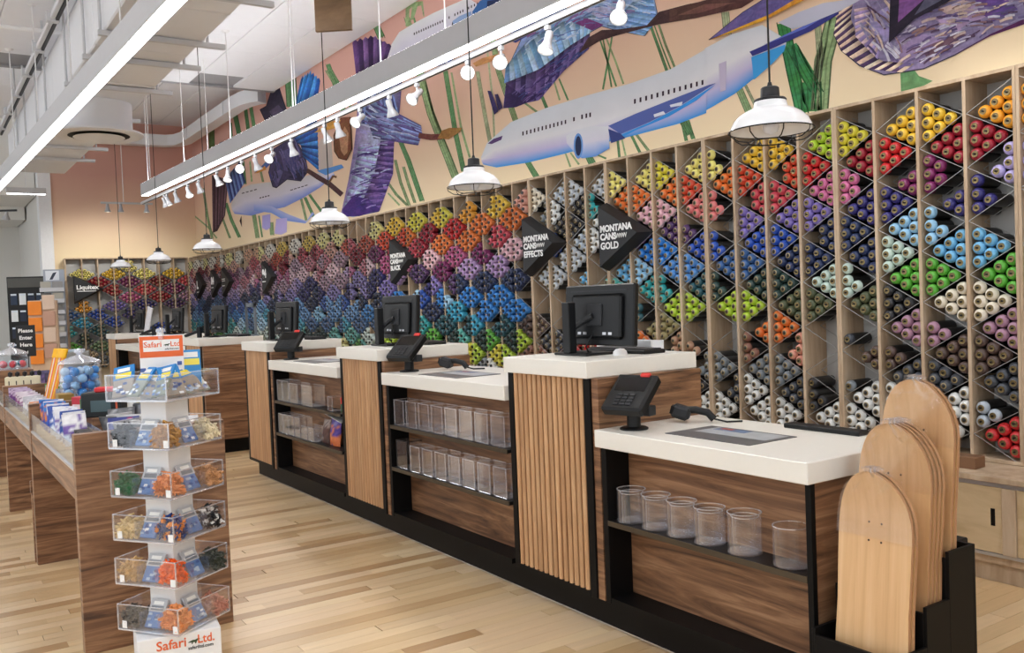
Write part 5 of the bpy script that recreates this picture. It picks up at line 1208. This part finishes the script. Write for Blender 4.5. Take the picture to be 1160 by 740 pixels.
# header card, facing the aisle
HM = rotM(0, 0, R(-47), (0, 0, 1.155))
MB().bbox(-.003, .003, -.08, .08, .0, .16, .001, HM).build('header_card', PALE, t)
hc = MB().box(.003, .0038, -.079, .079, .075, .157, HM).build('header_print', ORG, t)
MB().box(.0038, .0046, -.066, .066, .098, .143, HM).build('header_panel', PALE, hc)
MB().box(.003, .0042, -.08, -.06, .02, .035, HM).box(.003, .0042, .055, .072, .04, .055, HM).build('small_emblem', pm('blue_print', (70, 96, 160), .5), hc)
for s, size, y, z, m_ in (('Safari', .030, -.064, .124, ORG), ('Ltd', .028, .032, .124, ORG), ('safariltd.com', .010, .012, .106, BLKPL)):
    o = text(s, size, m_, hc, (0, 0, 0), (0, 0, 0), bold=.012, align='LEFT'); o.matrix_local = HM @ Matrix.Translation((.0047, y, z)) @ Matrix.Rotation(R(90), 4, 'Z') @ Matrix.Rotation(R(90), 4, 'X')
dino(hc, HM @ Matrix.Translation((.0045, .020, .120)), .36)
MB().tube([(0, 0, 1.30), (0, 0, 1.33)], .012, 10).lathe([(.0, .0), (.018, .004), (.018, .014), (.0, .02)], 14, Matrix.Translation((0, 0, 1.325))).build('header_clip', ACRYL_EDGE, t, 50)
STAND = Matrix.Translation((SX, SY, 0)) @ Matrix.Rotation(R(35), 4, 'Z')
rt = random.Random(5)
def figure(mb, P0, c, k):
    """one tiny toy animal: body, head, four legs and a tail"""
    M = Matrix.Translation(P0) @ Matrix.Rotation(rt.uniform(0, 6.3), 4, 'Z') @ Matrix.Rotation(rt.uniform(-1.2, 1.2), 4, 'X') @ Matrix.Rotation(rt.uniform(-.9, .9), 4, 'Y') @ Matrix.Scale(k, 4)
    j = rt.uniform(-16, 16); mb.color(tuple(min(255, max(8, x + j)) for x in c))
    mb.box(-.010, .010, -.0045, .0045, -.004, .0045, M).box(.009, .017, -.003, .003, .001, .007, M).box(-.021, -.009, -.0014, .0014, -.001, .0025, M)
    mb.box(-.009, -.006, -.007, .007, -.010, -.003, M).box(.005, .008, -.007, .007, -.010, -.003, M)
TRAY_C = {1: [('black', (44, 48, 52)), ('golden tan', (186, 138, 72)), ('cream white', (226, 214, 182))], 2: [('green', (36, 104, 58)), ('peach orange', (228, 150, 96)), ('light brown', (196, 146, 100))],
          3: [('cream', (220, 194, 142)), ('blue and orange', None), ('black and white', None)], 4: [('sandy', (206, 168, 112)), ('bright orange', (240, 106, 34)), ('dark olive', (58, 62, 50))], 5: [('dark brown', (56, 50, 46)), ('pale orange', (232, 152, 92)), ('dusty pink', (196, 136, 116))]}
HTN = {1: 'second tray from the top', 2: 'third tray from the top', 3: 'fourth tray from the top', 4: 'second tray from the bottom', 5: 'lowest tray'}
for k, trio in TRAY_C.items():
    for (nm, c), (ax, ay, px) in zip(trio, ((-.094, -.104, 'left'), (.094, -.100, 'front'), (.104, .094, 'right'))):
        mb = MB()
        for q in range(150):
            u, v = rt.uniform(-1, 1), rt.uniform(-1, 1); r_ = max(abs(u), abs(v)); h = rt.random() * (.085 if px == 'front' else .078) * (1 - .5 * r_ * r_)
            cc = c or (rt.choice([(232, 140, 50), (28, 60, 120), (34, 66, 130)]) if 'orange' in nm else rt.choice([(30, 30, 32), (30, 30, 32), (226, 226, 224)]))
            figure(mb, STAND @ Vector((ax + u * .042, ay + v * .033, TRZ[k] + .012 + h)), cc, rt.uniform(.8, 1.05))
        tag(mb.build('toy_figures', VCOL), 'pile of tiny %s toy figures at the %s of the %s' % (nm, px, HTN[k]), 'toys', kind='stuff')
def card_packet(label, M, w, h, cols, group):
    """flat bag under a printed header card"""
    t = thing('toy_packet', label, 'packet', (0, 0, 0), 0, group); t.matrix_world = M
    MB().color(cols[0]).bbox(-w / 2, w / 2, -.005, .005, 0, h * .62, .004).build('bag', VGLOSS, t)
    MB().color(cols[1]).box(-w / 2, w / 2, -.0055, .003, h * .55, h).build('header_card', VCOL, t)
    a = MB().color(cols[2]).box(-w * .38, w * .38, -.0062, -.0054, h * .60, h * .76); a.color((240, 240, 236)).box(-w * .30, w * .30, -.0062, -.0054, h * .80, h * .92)
    a.build('header_print', VCOL, t)
    b = MB()
    for q in range(9):
        b.color(rt.choice([(236, 240, 244), (90, 130, 190), (56, 88, 150), (180, 200, 220)])); x, z = rt.uniform(-w * .38, w * .38), rt.uniform(.008, h * .48); b.box(x - .008, x + .008, -.0064, -.0054, z - .005, z + .005)
    b.build('bag_print', VCOL, t)
for k in range(1, 6):
    for side, nm in ((0, 'left'), (1, 'right')):
        if side == 0: M = STAND @ rotM(R(-30), 0, 0, (.0, -.124, TRZ[k] + .008))
        else: M = STAND @ rotM(0, 0, R(90), (.124, .0, TRZ[k] + .008)) @ rotM(R(-30), 0, 0)
        card_packet('flat blue toy packet on the %s side of the %s' % (nm, HTN[k]), M, .078, .108, [(92, 130, 186), (190, 192, 196), (120, 126, 134)], 'toy packets on the stand column')
TOPP = [(-.10, -.11, 20, 0), (-.045, -.118, -15, 1), (.02, -.112, 10, 0), (.075, -.112, -8, 1), (.115, -.06, 60, 0), (.112, .0, 95, 1), (.112, .055, 80, 0), (.11, .108, 100, 1), (-.105, .02, -60, 0), (0.0, .11, 170, 1)]
for q, (x, y, a, c) in enumerate(TOPP):
    M = STAND @ rotM(0, 0, R(a), (x, y, TRZ[0] + .012)) @ rotM(R(-34 - 6 * (q % 3)), R(-10 + 9 * (q % 3)), 0)
    card_packet('bagged toy with a blue and yellow header in the top tray, %s of ten' % ORD[q], M, .082, .135, [[(150, 140, 128), (122, 130, 116)][c], (36, 128, 196), (238, 216, 60)], 'bagged toys in the top tray')
M = STAND @ rotM(0, 0, R(44), (.075, .045, TRZ[0] + .085)) @ rotM(R(-50), 0, 0)
mbp = thing('toy_packet', 'blue and yellow packet standing up behind the top tray', 'packet'); mbp.matrix_world = STAND @ rotM(0, 0, R(45), (.07, .068, TRZ[0] + .012)) @ rotM(R(-4), 0, 0)
MB().color((44, 140, 206)).bbox(-.045, .045, -.004, .004, 0, .165, .002).build('bag', VGLOSS, mbp); MB().color((240, 226, 96)).box(-.04, .04, -.0055, -.004, .105, .13).color((240, 242, 240)).box(-.035, .035, -.0055, -.004, .135, .156).build('header_print', VCOL, mbp)

# ================================================================== walnut display table with glass-fronted bins
DX = [-1.86, -3.53, -5.25, -6.95]
DYL, DYR, DZT = -3.875, -3.265, .915
t = thing('display_table', 'long walnut display table with raised panels and glass fronted toy bins', 'display table', (0, 0, 0))
for x in DX: MB().bbox(x - .03, x + .03, DYL, DYR, 0, DZT, .002).build('end_panel', WALNUT, t)
BIN = wood('tan_bin_card', (190, 160, 116), (206, 178, 136), (216, 190, 150), (6, 6, 6), .6, .4)
for a, b in zip(DX[1:], DX[:-1]):
    x0, x1 = a + .03, b - .03
    MB().bbox(x0, x1, DYL + .004, DYL + .024, .635, .755, .001).build('apron', WALNUT, t); MB().bbox(x0, x1, DYR - .024, DYR - .004, .635, .755, .001).build('apron', WALNUT, t)
    MB().box(x0, x1, DYL + .024, DYR - .024, .66, .68).build('tray_floor', WALNUT, t)
    g = MB().box(x0, x1, DYL + .006, DYL + .010, .757, .865).build('glass_front', GLASS, t); MB().box(x0, x1, DYR - .010, DYR - .006, .757, .865).build('glass_front', GLASS, t)
    MB().box(x0, x1, DYL + .002, DYL + .016, .755, .765).build('glass_channel', STEEL, t)
    for y in (-3.69,) if a > -5.3 else (): MB().box(x0, x1, y - .002, y + .002, .68, .865).build('glass_divider', GLASS, t)
    n = 7
    for k in range(n):
        xx = x0 + (x1 - x0) * k / n
        MB().box(xx + .006, xx + (x1 - x0) / n - .006, DYL + .03, -3.70, .68, .80).build('bin', BIN, t)
        if k: MB().box(xx - .0015, xx + .0015, DYL + .012, -3.695, .68, .86).build('glass_divider', GLASS, t)
MB().bbox(-3.60, -3.565, -3.885, -3.84, .40, .47, .003).bbox(-3.60, -3.57, -3.88, -3.85, .0, .40, .002).build('door_stop', WALNUT, t)
COLS = [[(236, 238, 242), (70, 100, 180), (230, 232, 238)], [(44, 70, 170), (50, 80, 190), (235, 235, 240)], [(226, 228, 236), (110, 80, 160), (236, 236, 240)], [(30, 60, 150), (220, 130, 60), (40, 120, 200)], [(240, 240, 240), (60, 90, 170), (60, 90, 170)], [(34, 36, 60), (40, 50, 120), (80, 110, 190)]]
for k in range(14):
    x = -3.40 + k * .103
    c = COLS[1 + 2 * (k % 2)] if k < 5 else COLS[(0, 2, 4)[k % 3]]
    if k < 11: pouch('small foil packet in the front bins, %s from the far end of the near bay' % ORD[k], x, -3.79, .802, .105, .15, .03, c, R(rt.uniform(-28, 10)), R(80 + rt.uniform(-30, 30)), 'foil packets in the near bay')
for k in range(3):
    tag(MB().color((28, 22, 24)).bbox(-2.03 - k * .065, -1.98 - k * .065, -3.83, -3.77, .802, .90, .002).color((190, 40, 50)).box(-2.022 - k * .065, -1.988 - k * .065, -3.8315, -3.83, .82, .885).build('small_carton', VCOL), 'small black and red carton by the near panel, %s from it' % ORD[k], 'box', 'black and red cartons')
GREYC = [[(170, 172, 176), (206, 208, 212), (120, 122, 126)], [(226, 226, 228), (180, 180, 184), (224, 224, 226)], [(60, 62, 66), (150, 152, 156), (90, 92, 96)], [(230, 214, 120), (236, 236, 232), (220, 220, 218)], [(190, 60, 60), (232, 232, 234), (60, 70, 140)]]
for k in range(13):
    x = -3.36 + k * .115
    if -3.2 < x < -2.84: continue
    pouch('silvery bagged toy in the middle bins, %s from the far end of the near bay' % ORD[k], x, -3.56 + .03 * (k % 3 - 1), .70, .14, .22, .05, GREYC[k % 5], R(rt.uniform(-22, 22)), R(rt.uniform(40, 130)), 'silvery bagged toys in the near bay')
for k in range(12):
    x = -3.34 + k * .122; pouch('bagged toy in the back bins, %s from the far end of the near bay' % ORD[k], x, -3.36, .70, .12, .215, .06, GREYC[(k * 2 + 1) % 5], R(rt.uniform(-16, 16)), R(rt.uniform(50, 120)), 'bagged toys in the back bins')
t = thing('toy_truck', 'black and green boxed toy with a red top in the near bay', 'toy', (-3.02, -3.56, .86), R(65))
MB().color((36, 40, 40)).bbox(-.10, .10, -.07, .07, 0, .13, .006).build('body', VCOL, t); MB().color((90, 140, 90)).bbox(-.11, -.102, -.05, .05, .02, .10, .001).color((80, 100, 104)).box(-.05, .05, -.073, -.07, .03, .09).build('front_print', VCOL, t)
MB().color((214, 48, 52)).bbox(-.04, .06, -.04, .04, .13, .155, .006).build('red_top', VCOL, t); MB().color((200, 90, 60)).box(.075, .085, -.073, -.07, .03, .09).build('stripe', VCOL, t)
tag(MB().box(-3.12, -2.92, -3.64, -3.48, .68, .86).build('display_riser', WALNUT), 'walnut riser block under the black boxed toy', 'riser')
t = thing('toy_box', 'red and white box behind the divider panel in the near bay', 'box', (-3.30, -3.63, .80), R(30))
MB().color((196, 44, 60)).bbox(-.05, .05, -.03, .03, 0, .15, .003).build('carton', VCOL, t); MB().color((240, 220, 220)).box(-.04, .04, -.0315, -.03, .06, .11).build('label', VCOL, t)
PURP = [[(70, 36, 90), (110, 60, 130), (200, 180, 210)], [(90, 44, 100), (150, 90, 140), (230, 220, 230)], [(236, 236, 240), (240, 240, 242), (200, 200, 210)], [(90, 160, 200), (236, 236, 240), (230, 160, 120)]]
for k in range(10):
    pouch('purple or white foil packet, %s from the far end of the middle bay' % ORD[k], -5.10 + k * .15, -3.79, .802, .12, .11, .03, PURP[(k // 3) % 4], R(12), R(95 + rt.uniform(-10, 10)), 'foil packets in the middle bay')
for k in range(5):
    pouch('white bagged toy standing behind, %s from the far end of the middle bay' % ORD[k], -5.05 + k * .11, -3.56, .70, .13, .22, .07, [(200, 200, 202), (236, 236, 238), [(90, 170, 70), (180, 180, 184), (220, 220, 222)][k % 3]], R(rt.uniform(-15, 15)), R(rt.uniform(60, 120)), 'white bagged toys in the middle bay')
t = thing('straw_bundle', 'bundle of slanted yellow and orange sticks beside the blue jar', 'sticks', (-4.75, -3.62, .70))
for k in range(9):
    MB().color([(240, 150, 60), (244, 236, 210), (244, 120, 90), (250, 196, 40)][k % 4]).tube([(k * .018 - .08, -.06 + k * .004, .0), (k * .018 + .0, .03 + k * .006, .42)], .008, 6).build('stick', VCOL, t, 60)
    MB().color((250, 190, 30)).tube([(k * .018 + .0, .03 + k * .006, .42), (k * .018 + .012, .045 + k * .006, .48)], .013, 6).build('stick_tip', VCOL, t, 60)
tag(MB().color((150, 120, 60)).bbox(-4.10, -3.96, -3.67, -3.58, .68, .92, .004).build('gold_carton', VCOL), 'small golden carton in front of the blue jar', 'box')

# ---- glass jars of capsule toys
def jar(label, x, y, z, r, h, col, n, word):
    t = thing('glass_jar', label, 'jar', (x, y, z))
    MB().lathe([(.0, .004), (r * .96, .004), (r, .02), (r, h - .02), (r * .95, h), (r * .97, h + .006)], 32).build('body', GLASS, t, 50)
    MB().lathe([(r * .2, .0), (r * .97, .0), (r * 1.0, .008), (r * .9, .012), (.0, .008)], 32).build('foot', ACRYL_EDGE, t, 50)
    MB().lathe([(r * 1.0, h + .007), (r * 1.02, h + .016), (r * .98, h + .024), (r * .6, h + .045), (r * .2, h + .062), (r * .12, h + .068), (r * .24, h + .082), (r * .22, h + .10), (.0, h + .108)], 32).build('lid', ACRYL_EDGE, t, 50)
    dome = MB().lathe([(.0, .03), (.018, .025), (.029, .008), (.030, .0), (.026, -.012), (.0, -.016)], 12); me1 = dome.mesh('toy_capsule', attr_mat('capsule_' + word, .25, .5, src='obj'), 60)
    me2 = MB().lathe([(.030, .0), (.0285, -.010), (.018, -.024), (.0, -.03)], 12).mesh('clear_half', GLASS, 60)
    spots = []
    for lay in range(int((h - .03) / .047)):
        for q in range(6):
            a = q * math.pi / 3 + lay * .52; spots.append((math.cos(a) * (r - .038), math.sin(a) * (r - .038), .042 + lay * .047))
        if r > .1: spots += [(math.cos(a) * (r - .095), math.sin(a) * (r - .095), .042 + lay * .047) for a in (lay, lay + 3.1)]
    for q, p in enumerate(spots[:n]):
        o = link('toy_capsule', me1, None, (x + p[0], y + p[1], z + p[2]), (rt.uniform(-1.4, 1.4), rt.uniform(-1.4, 1.4), 0)); o.color = lin(col[q % len(col)]) + (1,)
        tag(o, '%s capsule toy inside the glass jar with %s capsules' % (word, word), 'capsule toy', '%s capsules in the glass jar' % word); link('clear_half', me2, o)
tag(MB().bbox(-4.46, -4.16, -3.64, -3.34, .68, .855, .003).build('display_riser', WALNUT), 'walnut riser block under the blue capsule jar', 'riser')
jar('glass jar of blue capsule toys with a knobbed lid', -4.31, -3.49, .856, .128, .225, [(60, 140, 210), (150, 190, 224), (40, 116, 196), (186, 208, 226)], 34, 'blue')
tag(MB().bbox(-6.25, -5.95, -3.87, -3.60, .68, .99, .003).build('display_riser', WALNUT), 'walnut riser block under the red capsule jar', 'riser')
jar('glass jar of red capsule toys with a knobbed lid, at the left edge', -6.10, -3.735, .991, .115, .11, [(206, 60, 70), (224, 90, 100), (60, 130, 150), (220, 220, 224)], 12, 'red')
t = thing('panda_box', 'cream carton with black panda markings below the red jar', 'box', (-5.72, -3.70, .68), R(80))
MB().color((222, 214, 186)).bbox(-.12, .12, -.05, .05, 0, .27, .004).build('carton', VCOL, t)
g = MB().color((32, 30, 32))
for q in range(5): g.bbox(-.10 + q * .05, -.07 + q * .05, -.03, .03, .27, .31, .01)
for q in range(4): g.box(-.095 + q * .05, -.088 + q * .05, -.052, -.05, .02, .24)
g.lathe([(.0, 0), (.028, 0)], 14, Matrix.Translation((.08, -.0512, .08)) @ Matrix.Rotation(R(90), 4, 'X')).build('panda_print', VCOL, t)
for k, (x, y, c) in enumerate(((-5.9, -3.45, [(90, 60, 110), (226, 222, 230), (60, 50, 80)]), (-5.6, -3.42, [(240, 240, 240), (150, 190, 210), (236, 236, 236)]), (-6.4, -3.5, [(60, 44, 90), (120, 90, 150), (70, 60, 100)]), (-6.6, -3.75, [(190, 60, 70), (230, 226, 228), (200, 60, 66)]))):
    pouch('plush packet near the red jar, %s from the right' % ORD[k], x, y, .68, .16, .27, .09, c, R(-8), R(80), 'plush packets near the red jar')
t = thing('entry_sign', 'black sign reading Please Enter Here on a thin post', 'sign', (-7.9, -3.46, 0), R(82))
MB().bbox(-.14, .14, -.10, .10, 0, .02, .003).build('foot', BLACKM, t); MB().tube([(0, 0, .02), (0, 0, 1.10)], .015, 10).build('post', BLACKM, t, 60)
bd = MB().bbox(-.085, .085, -.01, .01, 1.02, 1.33, .002).build('board', SIGNB, t)
for s, z in (('Please', 1.275), ('Enter', 1.205), ('Here', 1.135)): text(s, .052, TXTW, bd, (0, -.0115, z), (R(90), 0, 0), bold=.03)
MB().box(-.015, .015, -.0115, -.01, 1.05, 1.075).build('arrow_mark', TXTW, bd)

# ================================================================== far left shelving
t = thing('product_tower', 'tall black shelf tower with white and blue boxed goods at far left', 'shelf unit', (-13.2, -2.90, 0), R(78))
MB().bbox(-.26, .26, -.14, .18, 0, 2.02, .004).build('body', BLACKM, t); MB().bbox(-.25, .25, -.146, -.14, 1.86, 2.0, .001).build('header_panel', pm('slate_header', (82, 82, 78), .6), t)
for r in range(6):
    for c in range(4):
        MB().color([(28, 40, 62), (230, 236, 240), (40, 56, 80)][(r + c * 2) % 3]).bbox(-.22 + c * .115, -.13 + c * .115, -.155, -.145, .35 + r * .25, .52 + r * .25, .002).build('box_front', VCOL, t)
        MB().color((220, 230, 240)).box(-.215 + c * .115, -.14 + c * .115, -.157, -.155, .49 + r * .25, .515 + r * .25).build('white_label', VCOL, t)
t = thing('card_rack', 'grey revolving card rack with stepped wire pockets', 'card rack', (-12.6, -2.62, 0), R(80))
MB().bbox(-.16, .16, -.16, .16, 0, .03, .003).build('foot', GREYP, t); MB().tube([(0, 0, .03), (0, 0, 1.7)], .02, 10).build('post', GREYP, t, 60)
MB().bbox(-.13, .15, .0, .02, .7, 2.1, .002).build('back_board', pm('pale_blue_grey_board', (164, 172, 184), .6), t)
MB().color((226, 230, 236)).box(-.10, .08, -.003, .0, 1.94, 2.08).color((52, 60, 76)).add([Vector(p) for p in ((-.05, -.004, 1.95), (-.01, -.004, 1.95), (.05, -.004, 2.06), (.0, -.004, 2.05))], [(0, 1, 2, 3)]).build('header_card', VCOL, t)
for r in range(7):
    p = MB().bbox(-.18, .14, -.11, -.005, .78 + r * .165, .80 + r * .165, .001).bbox(-.18, .14, -.115, -.11, .78 + r * .165, .84 + r * .165, .001).build('pocket', GREYP, t)
    for q in range(2): MB().color([(176, 172, 160), (150, 148, 146), (110, 108, 106)][(r + q) % 3]).box(-.17 + q * .155, -.03 + q * .155, -.09, -.085, .80 + r * .165, .93 + r * .165, rotM(0, 0, 0)).build('card', VCOL, p)
t = thing('wood_card_strip', 'narrow birch display strip with small goods beside the end wall', 'display strip', (-13.9, -2.36, 0), R(88))
MB().bbox(-.10, .10, .0, .03, .0, 1.98, .002).build('board', PLY, t)
for r in range(8): MB().color((170, 146, 110)).bbox(-.08, .06, -.05, -.002, .62 + r * .16, .72 + r * .16, .004).build('goods', VCOL, t)
t = thing('orange_display', 'orange and tan cardboard display with paper goods in front of the tower', 'display', (-9.6, -3.12, 0), R(80))
MB().color((206, 178, 150)).bbox(-.14, .16, -.02, .22, 0, 1.6, .004).build('body', VCOL, t)
for r in range(4): MB().color((232, 134, 40)).bbox(-.14, .0, -.05, -.021, .86 + r * .19, 1.02 + r * .19, .003).build('orange_pack', VCOL, t)
for r in range(4): MB().color([(190, 150, 130), (214, 190, 170)][r % 2]).bbox(.01, .14, -.045, -.021, .92 + r * .19, 1.09 + r * .19, .003).build('paper_pack', VCOL, t)
t = thing('grey_cabinet', 'low grey metal cabinet at the foot of the card rack', 'cabinet', (-11.0, -2.78, 0), R(80))
MB().bbox(-.35, .35, -.2, .2, .0, .93, .005).build('body', pm('grey_cabinet', (150, 152, 150), .5), t); MB().bbox(-.31, -.02, -.206, -.2, .12, .85, .002).build('door', pm('grey_cabinet_door', (138, 140, 140), .5), t); MB().bbox(.02, .31, -.206, -.2, .12, .85, .002).build('door', bpy.data.materials['grey_cabinet_door'], t)
MB().color((200, 214, 226)).bbox(-.25, .3, -.12, .1, .931, .96, .004).build('papers', VCOL, t)
